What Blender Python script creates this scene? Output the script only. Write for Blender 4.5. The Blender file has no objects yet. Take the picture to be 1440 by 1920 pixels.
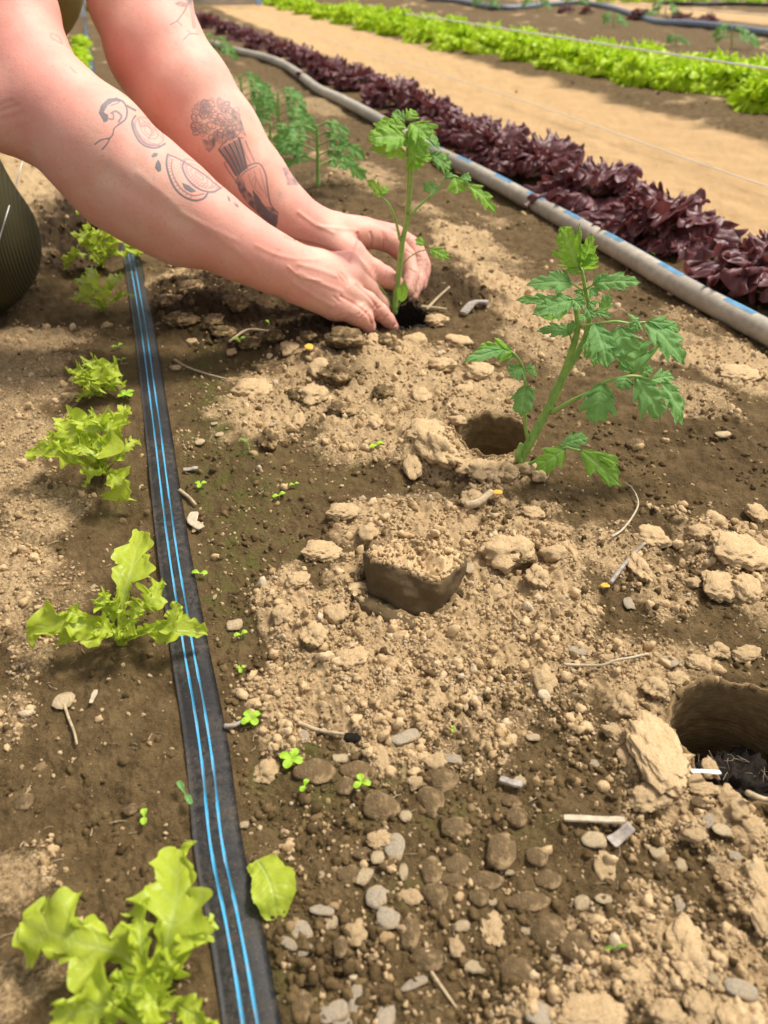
import bpy, math, random
import numpy as np
from mathutils import Vector, Matrix, Euler, noise as mnoise

# ------------------------------------------------------------------ camera, light, exposure
H, F = 0.36, 1442.0                      # camera height (m), focal length in photo pixels
TH, PS = math.radians(36), math.radians(17.3)
SC = bpy.context.scene
COL = SC.collection
cam = bpy.data.cameras.new('camera'); co = bpy.data.objects.new('camera', cam); COL.objects.link(co)
co.location = (0, 0, H); co.rotation_euler = (math.radians(90) - TH, 0, -PS)
cam.sensor_fit = 'VERTICAL'; cam.sensor_height = 34.6; cam.sensor_width = 26; cam.lens = 34.6 * F / 1920
cam.clip_start = 0.01; cam.clip_end = 400
cam.dof.use_dof = True; cam.dof.focus_distance = 0.56; cam.dof.aperture_fstop = 8.5
SC.camera = co

SUN_DIR = Vector((0.60, 0.14, 1.05)).normalized()
sun_el = math.asin(SUN_DIR.z); sun_az = math.atan2(SUN_DIR.x, SUN_DIR.y)
world = bpy.data.worlds.new('World'); SC.world = world; world.use_nodes = True
nt = world.node_tree; nt.nodes.clear()
sky = nt.nodes.new('ShaderNodeTexSky'); sky.sky_type = 'NISHITA'; sky.sun_disc = False
sky.sun_elevation = sun_el; sky.sun_rotation = sun_az; sky.air_density = 1.0; sky.dust_density = 3.0
hs = nt.nodes.new('ShaderNodeHueSaturation'); hs.inputs['Saturation'].default_value = 0.18
bg = nt.nodes.new('ShaderNodeBackground'); bg.inputs['Strength'].default_value = 0.15
wo = nt.nodes.new('ShaderNodeOutputWorld')
nt.links.new(sky.outputs[0], hs.inputs['Color']); nt.links.new(hs.outputs[0], bg.inputs[0]); nt.links.new(bg.outputs[0], wo.inputs[0])
sl = bpy.data.lights.new('sun', 'SUN'); sl.energy = 3.4; sl.angle = math.radians(12); sl.color = (1.0, 0.95, 0.87)
so = bpy.data.objects.new('sun', sl); COL.objects.link(so)
so.rotation_euler = SUN_DIR.to_track_quat('Z', 'Y').to_euler()
SC.view_settings.view_transform = 'Standard'; SC.view_settings.look = 'None'
SC.view_settings.exposure = 0.40; SC.view_settings.gamma = 1; SC.view_settings.use_curve_mapping = False
SC.cycles.use_denoising = True
SC.cycles.max_bounces = 6; SC.cycles.transparent_max_bounces = 6

# ------------------------------------------------------------------ helpers
fwv = Vector((math.sin(PS) * math.cos(TH), math.cos(PS) * math.cos(TH), -math.sin(TH)))
rtv = Vector((math.cos(PS), -math.sin(PS), 0))
upv = Vector((math.sin(PS) * math.sin(TH), math.cos(PS) * math.sin(TH), math.cos(TH)))
CAMP = Vector((0, 0, H)); HEAD = Vector((math.sin(PS), math.cos(PS), 0))
UP = Vector((0, 0, 1))

def ray(px, py):
    return fwv + rtv * ((px - 720) / F) + upv * ((960 - py) / F)
def at(px, py, z=0.0):                    # point of the photograph -> point on the plane at height z
    d = ray(px, py); return CAMP + d * ((z - H) / d.z)
def dp(px, py, z):                        # at a distance z along the view axis
    return CAMP + ray(px, py) * z
def vp(px, py, D):                        # on the upright plane D metres ahead
    d = ray(px, py); return CAMP + d * (D / d.dot(HEAD))
def toward(p): return (CAMP - p).normalized()

def tag(o, label=None, cat=None, group=None, kind=None):
    if label: o['label'] = label
    if cat: o['category'] = cat
    if group: o['group'] = group
    if kind: o['kind'] = kind
    return o
def link(name, me, parent=None, mat=None, smooth=True):
    if mat and not me.materials: me.materials.append(mat)
    if smooth and len(me.polygons): me.polygons.foreach_set('use_smooth', np.ones(len(me.polygons), bool))
    o = bpy.data.objects.new(name, me); COL.objects.link(o)
    if parent: o.parent = parent
    return o
def empty(name, loc=(0, 0, 0)):
    o = bpy.data.objects.new(name, None); COL.objects.link(o); o.location = loc; o.empty_display_size = 0.01
    return o
def child(name, me, root, mat):           # a mesh whose vertices are in world space, hung under an Empty at root.location
    o = link(name, me, root, mat)
    base = Vector(root.location)
    o.matrix_parent_inverse = Matrix.Translation(-base)
    return o
def mesh_np(name, V, Fq, attrs=None):
    V = np.asarray(V, np.float32); Fq = np.asarray(Fq, np.int32)
    me = bpy.data.meshes.new(name); n = Fq.shape[1]
    me.vertices.add(len(V)); me.vertices.foreach_set('co', V.ravel())
    me.loops.add(Fq.size); me.loops.foreach_set('vertex_index', Fq.ravel())
    me.polygons.add(len(Fq)); me.polygons.foreach_set('loop_start', np.arange(0, Fq.size, n, dtype=np.int32))
    me.polygons.foreach_set('loop_total', np.full(len(Fq), n, np.int32))
    for k, a in (attrs or {}).items():
        at_ = me.attributes.new(k, 'FLOAT', 'POINT'); at_.data.foreach_set('value', np.asarray(a, np.float32).ravel())
    me.update(calc_edges=True); return me
def grid_faces(nu, nv, wrap=False):
    i = np.arange(nu - 1)[:, None]; j = np.arange(nv if wrap else nv - 1)[None, :]
    a = i * nv + j; b = i * nv + (j + 1) % nv; c = (i + 1) * nv + (j + 1) % nv; d = (i + 1) * nv + j
    return np.stack([a, b, c, d], -1).reshape(-1, 4)
def catmull(P, n):
    P = np.array([list(p) for p in P], float)
    if len(P) == 2:
        t = np.linspace(0, 1, n)[:, None]; return P[0] * (1 - t) + P[1] * t
    Q = np.vstack([2 * P[0] - P[1], P, 2 * P[-1] - P[-2]]); m = len(P) - 1
    t = np.linspace(0, m - 1e-6, n); k = t.astype(int); f = (t - k)[:, None]
    a, b, c, d = Q[k], Q[k + 1], Q[k + 2], Q[k + 3]
    return 0.5 * ((2 * b) + (-a + c) * f + (2 * a - 5 * b + 4 * c - d) * f * f + (-a + 3 * b - 3 * c + d) * f ** 3)
def norm(a): return a / np.maximum(np.linalg.norm(a, axis=-1, keepdims=True), 1e-9)
def tube_mesh(name, P, R, n=None, seg=8, caps=True):
    n = n or max(2, 6 * (len(P) - 1)); C = catmull(P, n)
    R = np.atleast_1d(np.asarray(R, float)); r = np.interp(np.linspace(0, 1, n), np.linspace(0, 1, len(R)), R) if len(R) > 1 else np.full(n, R[0])
    T = norm(np.gradient(C, axis=0)); ref = np.array([0.31, 0.17, 0.93]); 
    if abs(T.mean(0) @ ref) > 0.9: ref = np.array([0.9, -0.4, 0.1])
    S = norm(np.cross(T, ref)); N = np.cross(S, T)
    a = np.linspace(0, 2 * math.pi, seg, endpoint=False)
    V = C[:, None] + r[:, None, None] * (np.cos(a)[None, :, None] * S[:, None] + np.sin(a)[None, :, None] * N[:, None])
    V = V.reshape(-1, 3); Fq = grid_faces(n, seg, True)
    if caps:
        V = np.vstack([V, C[0] - T[0] * r[0] * 0.4, C[-1] + T[-1] * r[-1] * 0.4]); i0, i1 = n * seg, n * seg + 1
        j = np.arange(seg); f0 = np.stack([np.full(seg, i0), (j + 1) % seg, j, j], -1); b = (n - 1) * seg
        f1 = np.stack([np.full(seg, i1), b + j, b + (j + 1) % seg, b + (j + 1) % seg], -1)
        me = bpy.data.meshes.new(name)
        me.from_pydata(V.tolist(), [], Fq.tolist() + [list(x[:3]) for x in f0] + [list(x[:3]) for x in f1]); me.update(); return me
    return mesh_np(name, V, Fq)

# --- numpy gradient noise
def _h(ix, iy, s):
    n = (ix.astype(np.int64) * 374761393 + iy.astype(np.int64) * 668265263 + s * 1442695041) & 0xFFFFFFFF
    n = ((n ^ (n >> 13)) * 1274126177) & 0xFFFFFFFF
    return (n ^ (n >> 16)) & 0xFFFF
def gn(x, y, s=0):
    x0 = np.floor(x); y0 = np.floor(y); fx = x - x0; fy = y - y0
    u = fx * fx * fx * (fx * (fx * 6 - 15) + 10); v = fy * fy * fy * (fy * (fy * 6 - 15) + 10)
    def g(dx, dy):
        a = _h(x0 + dx, y0 + dy, s) * (2 * math.pi / 65536); return np.cos(a) * (fx - dx) + np.sin(a) * (fy - dy)
    a, b, c, d = g(0, 0), g(1, 0), g(0, 1), g(1, 1)
    return 1.5 * ((a + (b - a) * u) + ((c + (d - c) * u) - (a + (b - a) * u)) * v)
def fbm(x, y, f, o=3, s=0):
    r = 0; a = 1.0
    for i in range(o): r = r + a * gn(x * f, y * f, s + i * 7); f *= 2.1; a *= 0.5
    return r

# ------------------------------------------------------------------ materials
class NB:
    def __init__(s, name):
        s.m = bpy.data.materials.new(name); s.m.use_nodes = True; s.t = s.m.node_tree; s.t.nodes.clear()
        s.out = s.n('ShaderNodeOutputMaterial')
    def n(s, t, **k):
        o = s.t.nodes.new(t)
        for a, b in k.items(): setattr(o, a, b)
        return o
    def l(s, a, b): s.t.links.new(a, b)
    def attr(s, name, typ='GEOMETRY'):
        return s.n('ShaderNodeAttribute', attribute_name=name, attribute_type=typ).outputs['Fac']
    def noise(s, scale, detail=4, rough=0.55, coord='Object', dist=0):
        tc = s.n('ShaderNodeTexCoord'); o = s.n('ShaderNodeTexNoise'); o.inputs['Scale'].default_value = scale
        o.inputs['Detail'].default_value = detail; o.inputs['Roughness'].default_value = rough; o.inputs['Distortion'].default_value = dist
        s.l(tc.outputs[coord], o.inputs['Vector']); return o.outputs['Fac']
    def ramp(s, fac, stops):
        r = s.n('ShaderNodeValToRGB'); e = r.color_ramp.elements
        while len(e) < len(stops): e.new(0.5)
        for i, (p, c) in enumerate(stops):
            e[i].position = p; e[i].color = (*c, 1) if not isinstance(c, (int, float)) else (c, c, c, 1)
        s.l(fac, r.inputs[0]); return r.outputs[0]
    def mix(s, f, a, b, mode='MIX'):
        m = s.n('ShaderNodeMix', data_type='RGBA', blend_type=mode)
        for i, v in ((0, f), (6, a), (7, b)):
            if isinstance(v, (int, float)): m.inputs[i].default_value = v
            elif isinstance(v, tuple): m.inputs[i].default_value = (*v, 1)
            else: s.l(v, m.inputs[i])
        return m.outputs[2]
    def math(s, op, a, b=0.0, clamp=False):
        m = s.n('ShaderNodeMath', operation=op, use_clamp=clamp)
        for i, v in ((0, a), (1, b)):
            if isinstance(v, (int, float)): m.inputs[i].default_value = v
            else: s.l(v, m.inputs[i])
        return m.outputs[0]
    def bump(s, h, strength=0.5, dist=0.001, nrm=None):
        b = s.n('ShaderNodeBump'); b.inputs['Strength'].default_value = strength; b.inputs['Distance'].default_value = dist
        s.l(h, b.inputs['Height'])
        if nrm: s.l(nrm, b.inputs['Normal'])
        return b.outputs[0]
    def bsdf(s, col, rough=0.9, nrm=None, spec=0.3, out=True, sss=0, **kw):
        p = s.n('ShaderNodeBsdfPrincipled')
        if isinstance(col, tuple): p.inputs['Base Color'].default_value = (*col, 1)
        else: s.l(col, p.inputs['Base Color'])
        if isinstance(rough, (int, float)): p.inputs['Roughness'].default_value = rough
        else: s.l(rough, p.inputs['Roughness'])
        p.inputs['Specular IOR Level'].default_value = spec
        if nrm: s.l(nrm, p.inputs['Normal'])
        if sss:
            p.inputs['Subsurface Weight'].default_value = sss; p.inputs['Subsurface Radius'].default_value = (1, 0.35, 0.2)
            p.inputs['Subsurface Scale'].default_value = kw.get('scale', 0.006)
        if out: s.l(p.outputs[0], s.out.inputs[0])
        return p.outputs[0]

TAN, TAN2 = (0.47, 0.315, 0.155), (0.60, 0.425, 0.235)
BRN, BRN2 = (0.086, 0.054, 0.022), (0.172, 0.112, 0.049)
WET = (0.038, 0.022, 0.011)

def mat_ground():
    b = NB('soil'); dry = b.attr('dry'); wet = b.attr('wet'); moss = b.attr('moss'); sand = b.attr('sand')
    n1 = b.noise(60, 6, 0.65); n2 = b.noise(420, 5, 0.7); n3 = b.noise(14, 4, 0.6); n4 = b.noise(1400, 3, 0.6)
    br = b.mix(b.ramp(n1, [(0.35, 0.0), (0.7, 1.0)]), BRN, BRN2)
    br = b.mix(b.math('MULTIPLY', b.ramp(n4, [(0.60, 0.0), (0.72, 1.0)]), 0.6), br, TAN)
    tn = b.mix(b.ramp(n2, [(0.3, 0.0), (0.7, 1.0)]), TAN, TAN2)
    tn = b.mix(b.ramp(n3, [(0.35, 0.35), (0.6, 0.0)]), tn, (0.30, 0.19, 0.09))
    f = b.math('ADD', dry, b.math('MULTIPLY', b.math('SUBTRACT', n2, 0.5), 1.3))
    f = b.math('ADD', f, b.math('MULTIPLY', b.math('SUBTRACT', n1, 0.5), 0.5))
    c = b.mix(b.ramp(f, [(0.28, 0.0), (0.78, 1.0)]), br, tn)
    ms = b.math('MULTIPLY', moss, b.ramp(n1, [(0.42, 0.0), (0.6, 0.8)]))
    c = b.mix(ms, c, (0.085, 0.085, 0.018))
    sd = b.mix(b.ramp(n3, [(0.3, 0.0), (0.7, 1.0)]), (0.47, 0.295, 0.135), (0.54, 0.35, 0.17))
    sd = b.mix(b.math('MULTIPLY', b.ramp(n2, [(0.35, 1.0), (0.6, 0.0)]), 0.25), sd, (0.38, 0.24, 0.12))
    c = b.mix(sand, c, sd)
    wt = b.mix(b.ramp(n2, [(0.4, 0.0), (0.75, 1.0)]), WET, BRN)
    c = b.mix(wet, c, wt)
    hgt = b.math('ADD', b.math('MULTIPLY', n2, 1.0), b.math('MULTIPLY', n4, 0.35))
    bp = b.bump(hgt, 0.9, 0.0030); bp = b.bump(n1, 0.5, 0.004, bp)
    b.bsdf(c, 0.95, bp, 0.15); return b.m
def mat_crumb():
    b = NB('dry_crumb'); t = b.attr('tint', 'INSTANCER'); n = b.noise(1.6, 4, 0.7)
    c = b.ramp(t, [(0.0, BRN), (0.34, BRN2), (0.46, TAN), (0.9, TAN2), (1.0, (0.56, 0.44, 0.29))])
    c = b.mix(b.ramp(n, [(0.3, 0.3), (0.5, 0.0)]), c, (0.22, 0.135, 0.06))
    b.bsdf(c, 0.95, b.bump(n, 0.8, 0.002), 0.15); return b.m
def mat_rock(name, ca, cb, sc=160, rough=0.9, dust=None, bump=0.5):
    b = NB(name); n = b.noise(sc, 5, 0.65); n2 = b.noise(sc * 5, 3, 0.6)
    c = b.mix(b.ramp(n, [(0.3, 0.0), (0.7, 1.0)]), ca, cb)
    if dust:
        nn = b.noise(sc * 0.5, 3, 0.6); c = b.mix(b.ramp(nn, [(0.5, 0.0), (0.62, 0.75)]), c, dust)
    c = b.mix(b.ramp(n2, [(0.32, 0.4), (0.5, 0.0)]), c, tuple(x * 0.45 for x in ca))
    h = b.math('ADD', n, b.math('MULTIPLY', n2, 0.6))
    b.bsdf(c, rough, b.bump(h, bump, 0.002), 0.25); return b.m
def mat_leaf(name, ca, cb, vein, trans, rough=0.45, sc=60, tw=0.45, spec=0.4, edge=None, bs=0.35, edgep=(0.2, 0.75)):
    b = NB(name); n = b.noise(sc, 4, 0.6); v = b.attr('vein'); e = b.attr('edge')
    c = b.mix(b.ramp(n, [(0.35, 0.0), (0.65, 1.0)]), ca, cb)
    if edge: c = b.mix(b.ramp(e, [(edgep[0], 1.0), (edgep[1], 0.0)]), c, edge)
    c = b.mix(b.math('MULTIPLY', v, 0.75), c, vein)
    h = b.math('ADD', b.math('MULTIPLY', v, -1.0), b.math('MULTIPLY', b.noise(sc * 6, 3, 0.5), 0.8))
    bp = b.bump(h, bs, 0.0012)
    p = b.bsdf(c, rough, bp, spec, out=False)
    t = b.n('ShaderNodeBsdfTranslucent'); tc = b.mix(0.5, c, trans); b.l(tc, t.inputs[0]); b.l(bp, t.inputs['Normal'])
    m = b.n('ShaderNodeMixShader'); m.inputs[0].default_value = tw
    b.l(p, m.inputs[1]); b.l(t.outputs[0], m.inputs[2]); b.l(m.outputs[0], b.out.inputs[0]); return b.m
def mat_plain(name, c, rough=0.6, sc=200, var=0.3, spec=0.3, bs=0.2):
    b = NB(name); n = b.noise(sc, 4, 0.6)
    cc = b.mix(b.ramp(n, [(0.3, 0.0), (0.7, 1.0)]), tuple(x * (1 - var) for x in c), tuple(min(1, x * (1 + var * 0.6)) for x in c))
    b.bsdf(cc, rough, b.bump(n, bs, 0.001), spec); return b.m

M_GROUND = mat_ground(); M_CRUMB = mat_crumb()
M_CLOD = mat_rock('dry_clod', TAN, TAN2, 2.5, 0.95, None, 0.9)
M_CLODB = mat_rock('brown_clod', BRN, BRN2, 2.2, 0.95, TAN, 0.8)
M_PEB = mat_rock('brown_pebble', (0.105, 0.068, 0.030), (0.20, 0.13, 0.062), 1.6, 0.95, (0.34, 0.23, 0.115), 0.8)
M_CHIP = mat_rock('grey_stone', (0.36, 0.285, 0.195), (0.48, 0.395, 0.285), 2.2, 0.9, (0.44, 0.31, 0.17), 0.9)
M_PALE = mat_rock('pale_stone', (0.46, 0.34, 0.19), (0.58, 0.45, 0.28), 2.0, 0.9, (0.34, 0.23, 0.12), 0.9)
M_LET = mat_leaf('green_lettuce_leaf', (0.42, 0.50, 0.035), (0.53, 0.61, 0.06), (0.50, 0.60, 0.20), (0.50, 0.68, 0.04), 0.42, 50, 0.42, 0.4, None, 0.5)
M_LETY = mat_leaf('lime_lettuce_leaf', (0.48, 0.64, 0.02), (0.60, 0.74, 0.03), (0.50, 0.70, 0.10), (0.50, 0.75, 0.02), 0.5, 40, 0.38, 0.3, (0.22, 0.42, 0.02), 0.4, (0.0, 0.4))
M_RED = mat_leaf('red_lettuce_leaf', (0.110, 0.032, 0.036), (0.205, 0.072, 0.074), (0.26, 0.13, 0.11), (0.34, 0.08, 0.06), 0.45, 50, 0.22, 0.5, (0.13, 0.13, 0.03), 0.5, (0.05, 0.45))
M_TOM = mat_leaf('tomato_leaf', (0.15, 0.33, 0.085), (0.21, 0.41, 0.13), (0.26, 0.46, 0.15), (0.34, 0.60, 0.06), 0.6, 120, 0.38, 0.25, None, 0.6)
M_TOMY = mat_leaf('young_tomato_leaf', (0.18, 0.38, 0.035), (0.25, 0.47, 0.05), (0.35, 0.55, 0.15), (0.40, 0.65, 0.05), 0.55, 120, 0.4, 0.3, None, 0.8)
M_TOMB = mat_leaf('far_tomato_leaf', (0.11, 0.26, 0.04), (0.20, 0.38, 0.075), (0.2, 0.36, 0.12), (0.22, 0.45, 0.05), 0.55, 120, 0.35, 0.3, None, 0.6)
M_STEM = mat_plain('tomato_stem', (0.26, 0.42, 0.09), 0.5, 150, 0.25, 0.4)
M_COTY = mat_leaf('seedling_leaf', (0.35, 0.60, 0.03), (0.42, 0.68, 0.05), (0.5, 0.7, 0.1), (0.5, 0.75, 0.05), 0.5, 200, 0.35, 0.3)
M_TWIG = mat_plain('dry_twig', (0.42, 0.32, 0.19), 0.85, 300, 0.35)
M_STRAW = mat_plain('pale_straw', (0.47, 0.385, 0.26), 0.8, 300, 0.25)
M_BARK = mat_plain('grey_wood_chip', (0.34, 0.29, 0.24), 0.85, 300, 0.4)
M_YEL = mat_plain('yellow_petal', (0.75, 0.42, 0.06), 0.6, 200, 0.3)
M_DARKBIT = mat_plain('dark_humus_hole_shade', (0.02, 0.014, 0.01), 0.9, 400, 0.5, 0.2, 0.8)
M_STRING = mat_plain('white_string', (0.75, 0.73, 0.68), 0.7, 500, 0.15)

# ------------------------------------------------------------------ the ground: one sheet, with pits cut out
PIT = dict(corner=(at(1396, 1384), 0.0412, 0.080), plant=(at(926, 822), 0.0365, 0.06),
           hand=(at(752, 598), 0.034, 0.035), socket=(at(765, 1098), 0.0350, 0.004))
def blob(px, py, rx, ry, w, rot=0):
    c = at(px, py); ex = at(px + rx, py) - c; ey = at(px, py - ry) - c
    return (c.x, c.y, ex.length, ey.length, w)
DRY = [blob(*a) for a in [
    (800, 1190, 290, 150, 1), (950, 1040, 150, 90, 1), (740, 975, 110, 45, 1), (690, 1310, 150, 80, .9), (560, 1160, 80, 90, .9),
    (1010, 1150, 110, 120, .7), (1190, 1060, 70, 80, .75), (1380, 1050, 80, 100, 1), (1180, 1270, 100, 60, .8), (1260, 1250, 80, 50, .6), (1220, 1400, 80, 90, 1),
    (1260, 1520, 110, 60, .8), (1420, 1580, 50, 90, 1), (1410, 1700, 40, 90, .8), (1180, 1800, 170, 100, .85), (1330, 1850, 150, 80, .9), (1050, 1880, 120, 60, .7),
    (620, 720, 170, 60, .75), (480, 775, 80, 50, .9), (700, 810, 110, 50, .8), (840, 740, 130, 60, .85), (780, 690, 110, 40, .8),
    (960, 560, 60, 70, 1), (870, 455, 60, 35, .9), (1010, 640, 60, 50, .6), (820, 850, 60, 45, .9), (940, 890, 60, 30, .8), (1370, 690, 90, 50, 1),
    (1300, 760, 60, 40, .6), (1290, 600, 50, 30, .5), (640, 630, 60, 25, .5), (700, 440, 40, 30, .5), (680, 330, 60, 30, .6), (470, 170, 50, 25, .5), (600, 200, 60, 20, .5),
    (30, 720, 110, 90, .6), (20, 830, 80, 80, .6), (80, 950, 80, 50, .62), (30, 1090, 70, 90, .66), (110, 1120, 60, 60, .4), (50, 1210, 40, 50, .5), (20, 1330, 40, 50, .45),
    (10, 1640, 90, 60, .5), (20, 1860, 90, 80, .5), (60, 640, 90, 30, .65), (30, 400, 100, 90, .8), (60, 300, 60, 60, .8), (1100, 560, 60, 30, .5),
    (500, 1640, 60, 50, .2), (880, 1420, 100, 50, .35), (350, 830, 30, 30, .3), (560, 450, 60, 20, .2)]]
WETB = [blob(*a) for a in [(400, 575, 120, 55, 1), (560, 620, 130, 40, 1), (130, 440, 90, 60, 1), (700, 590, 90, 40, .9), (180, 390, 70, 30, 1),
    (640, 700, 60, 30, .5), (850, 545, 60, 40, .8), (620, 1820, 50, 40, .8), (1000, 1850, 50, 40, .5), (1260, 1000, 90, 40, .25), (1400, 560, 60, 40, .6), (1270, 480, 60, 25, .6),
    (1330, 840, 120, 60, .25), (560, 390, 60, 40, .7), (1000, 330, 60, 20, .6), (620, 350, 60, 25, .5)]]
MOSS = [blob(*a) for a in [(420, 900, 70, 130, 1), (390, 700, 50, 60, 1), (420, 1100, 50, 90, .8), (560, 900, 90, 50, .5), (560, 1480, 90, 80, 1), (700, 1450, 80, 60, .7),
    (560, 1830, 80, 90, .8), (840, 1560, 70, 60, .6), (260, 1150, 80, 60, .4), (740, 1700, 80, 60, .5), (200, 940, 60, 50, .5), (1000, 1560, 60, 50, .4), (270, 650, 60, 50, .4)]]
def field(x, y, blobs, warp=0.25, s=3):
    wx = fbm(x, y, 22, 3, s); wy = fbm(x, y, 22, 3, s + 50); r = np.zeros_like(x); w2x = fbm(x, y, 70, 2, s + 9); w2y = fbm(x, y, 70, 2, s + 19); wx = wx * 1.6 + w2x * .6; wy = wy * 1.6 + w2y * .6
    for cx, cy, a, b, w in blobs:
        m = (np.abs(x - cx) < 2.2 * a) & (np.abs(y - cy) < 2.2 * b)
        if not m.any(): continue
        q = ((x[m] - cx) / a + warp * wx[m]) ** 2 + ((y[m] - cy) / b + warp * wy[m]) ** 2
        r[m] = np.maximum(r[m], w * np.clip(1.5 - q, 0, 1) ** 0.8)
    return r
def sandf(x, y):
    e = 0.05 * fbm(x, y, 5, 3, 31)
    a = np.clip((x - 0.86 + e) / 0.05, 0, 1) * np.clip((1.50 + 0.02 * np.clip(y - 2, -2, 1) + e - x) / 0.06, 0, 1)
    b = np.clip((x - 3.9 + e) / 0.1, 0, 1) * np.clip((4.7 - x) / 0.1, 0, 1)
    c = np.clip((-0.22 - x + e) / 0.06, 0, 1) * np.clip((y - 1.1) / 0.3, 0, 1) * 0.7
    return np.maximum(np.maximum(a, b), c)
def ground(x, y):
    x = np.asarray(x, float); y = np.asarray(y, float)
    d = field(x, y, DRY); pt = np.clip(fbm(x, y, 7, 4, 61) * 1.3 - 0.25, 0, 1) * np.clip((y - 0.55) / 0.5, 0, 1) * 0.75; d = np.maximum(d, pt); w = field(x, y, WETB, 0.3, 13); s = sandf(x, y)
    far = np.clip(1.3 - np.hypot(x, y) / 3, 0, 1)
    h = 0.007 * fbm(x, y, 5, 3, 1) * (1 - 0.5 * s)
    k = (1 - 0.8 * s)
    h += k * (0.0030 * fbm(x, y, 22, 3, 5) + 0.0014 * fbm(x, y, 90, 2, 9))
    h += s * (0.006 * fbm(x, y, 9, 3, 41) + 0.002 * fbm(x, y, 60, 2, 43))
    h += k * far * (0.0008 * gn(x * 330, y * 330, 17) + 0.0012 * np.abs(gn(x * 150, y * 150, 19)))
    lump = (0.7 - np.abs(gn(x * 55, y * 55, 21))) * 0.006 + (0.7 - np.abs(gn(x * 130, y * 130, 22))) * 0.0045 + (0.6 - np.abs(gn(x * 290, y * 290, 23))) * 0.002 * far - .004
    h += d * k * (0.0035 + lump * 0.9) + w * (0.002 + lump * 1.6)
    # heap of dark earth dug up beside the hands
    for cx, cy, r, a in ((*at(400, 590).xy, 0.06, 0.018), (*at(560, 640).xy, 0.05, 0.014), (*at(640, 680).xy, 0.06, 0.012), (*at(1220, 1420).xy, 0.018, 0.006), (*at(800, 850).xy, 0.03, 0.008)):
        h += a * np.exp(-((x - cx) ** 2 + (y - cy) ** 2) / r ** 2)
    h += 0.014 * np.exp(-((x - 0.80) / 0.10) ** 2) * np.clip(y - 0.3, 0, 1)     # the red lettuce bed's shoulder
    h -= 0.012 * np.clip((x - 0.9) / 0.2, 0, 1) * np.clip((1.6 - x) / 0.1, 0, 1)
    ls = np.exp(-((x + 0.015) / 0.02) ** 2)
    h = h * (1 - 0.85 * ls) + 0.001 * ls
    return h, d, w, s
def hgt(x, y):
    return float(ground(np.array([x]), np.array([y]))[0][0])
def gp(px, py, dz=0.0):
    p = at(px, py)
    for _ in range(2):
        p = at(px, py, hgt(p.x, p.y))
    return Vector((p.x, p.y, hgt(p.x, p.y) + dz))

def build_ground():
    hd = PS; c0 = np.arange(-math.radians(34), math.radians(34), math.radians(0.125))
    sd = math.radians(34) + np.cumsum(np.linspace(math.radians(0.125), math.radians(0.5), 130)); e = sd[-1]
    dense = np.concatenate([-sd[::-1], c0, sd]); coarse = np.linspace(e, 2 * math.pi - e, 90)[1:-1]
    th = hd + np.concatenate([dense, coarse]); 
    rr = [0.03]
    while rr[-1] < 140:
        r = rr[-1]; rr.append(r + max(0.0012, (r * r + H * H) / H * 0.00185) if r > 0.1 else r + 0.01)
    rr = np.array(rr); n = len(th)
    R, T = np.meshgrid(rr, th, indexing='ij'); X = R * np.sin(T); Y = R * np.cos(T)
    h, d, w, s = ground(X.ravel(), Y.ravel()); x = X.ravel(); y = Y.ravel()
    h *= np.clip(1.6 - np.hypot(x, y) / 30, 0, 1)
    m = field(x, y, MOSS, 0.4, 23); Fq = grid_faces(len(rr), n, True)[:, ::-1]
    c = np.stack([x[Fq].mean(1), y[Fq].mean(1)], 1); keep = np.ones(len(Fq), bool)
    for p, r, dd in PIT.values():
        a = np.arctan2(c[:, 1] - p.y, c[:, 0] - p.x)
        keep &= np.hypot(c[:, 0] - p.x, c[:, 1] - p.y) > r * 0.985
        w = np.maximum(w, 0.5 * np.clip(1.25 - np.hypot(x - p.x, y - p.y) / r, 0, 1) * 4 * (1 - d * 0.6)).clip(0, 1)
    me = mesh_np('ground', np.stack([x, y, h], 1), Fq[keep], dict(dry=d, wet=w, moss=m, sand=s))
    o = link('ground', me, None, M_GROUND); tag(o, kind='structure'); return o
GROUND = build_ground()

def pit_wall(key, name, mat, rough=0.0012, bottom=True, taper=0.92):
    p, r, dep = PIT[key]; na, nz = 120, 26
    a = np.linspace(0, 2 * math.pi, na, endpoint=False); V = []
    gx = p.x + (r * 1.05) * np.cos(a); gy = p.y + (r * 1.05) * np.sin(a); gh = ground(gx, gy)[0]
    prof = [(1.10, -0.004), (1.04, 0.0016), (1.0, 0.0018)] + [(0.985 - (0.985 - taper) * t, -dep * t) for t in np.linspace(0.04, 1, nz)] + [(taper * q, -dep - 0.002) for q in (0.8, 0.55, 0.3, 0.05)]
    for k, (q, z) in enumerate(prof):
        nz_ = rough * gn(a * 5, np.full(na, z * 160.0), 3) + rough * 0.6 * gn(a * 14, np.full(na, z * 500.0), 4)
        if k > 3 + nz - 2: zz = z + 0.003 * gn(np.cos(a) * q * 6, np.sin(a) * q * 6, 8)
        else: zz = z
        nz_ = nz_ + (.0016 * gn(a * 3.2, np.zeros(na), 31) + .0012 * gn(a * 9, np.zeros(na), 33)) * np.clip(1 + z * 60, 0, 1); zz = zz + .002 * gn(a * 4, np.zeros(na), 37) * (z > -.01) * (q < 1.08)
        base = gh if z > -0.01 else gh * np.clip(1 - (-z - 0.01) / 0.01, 0, 1)
        V.append(np.stack([p.x + (r * q + nz_) * np.cos(a), p.y + (r * q + nz_) * np.sin(a), base + zz], 1))
    me = mesh_np(name, np.vstack(V), grid_faces(len(prof), na, True)[:, ::-1])
    return link(name, me, GROUND, mat)
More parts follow.
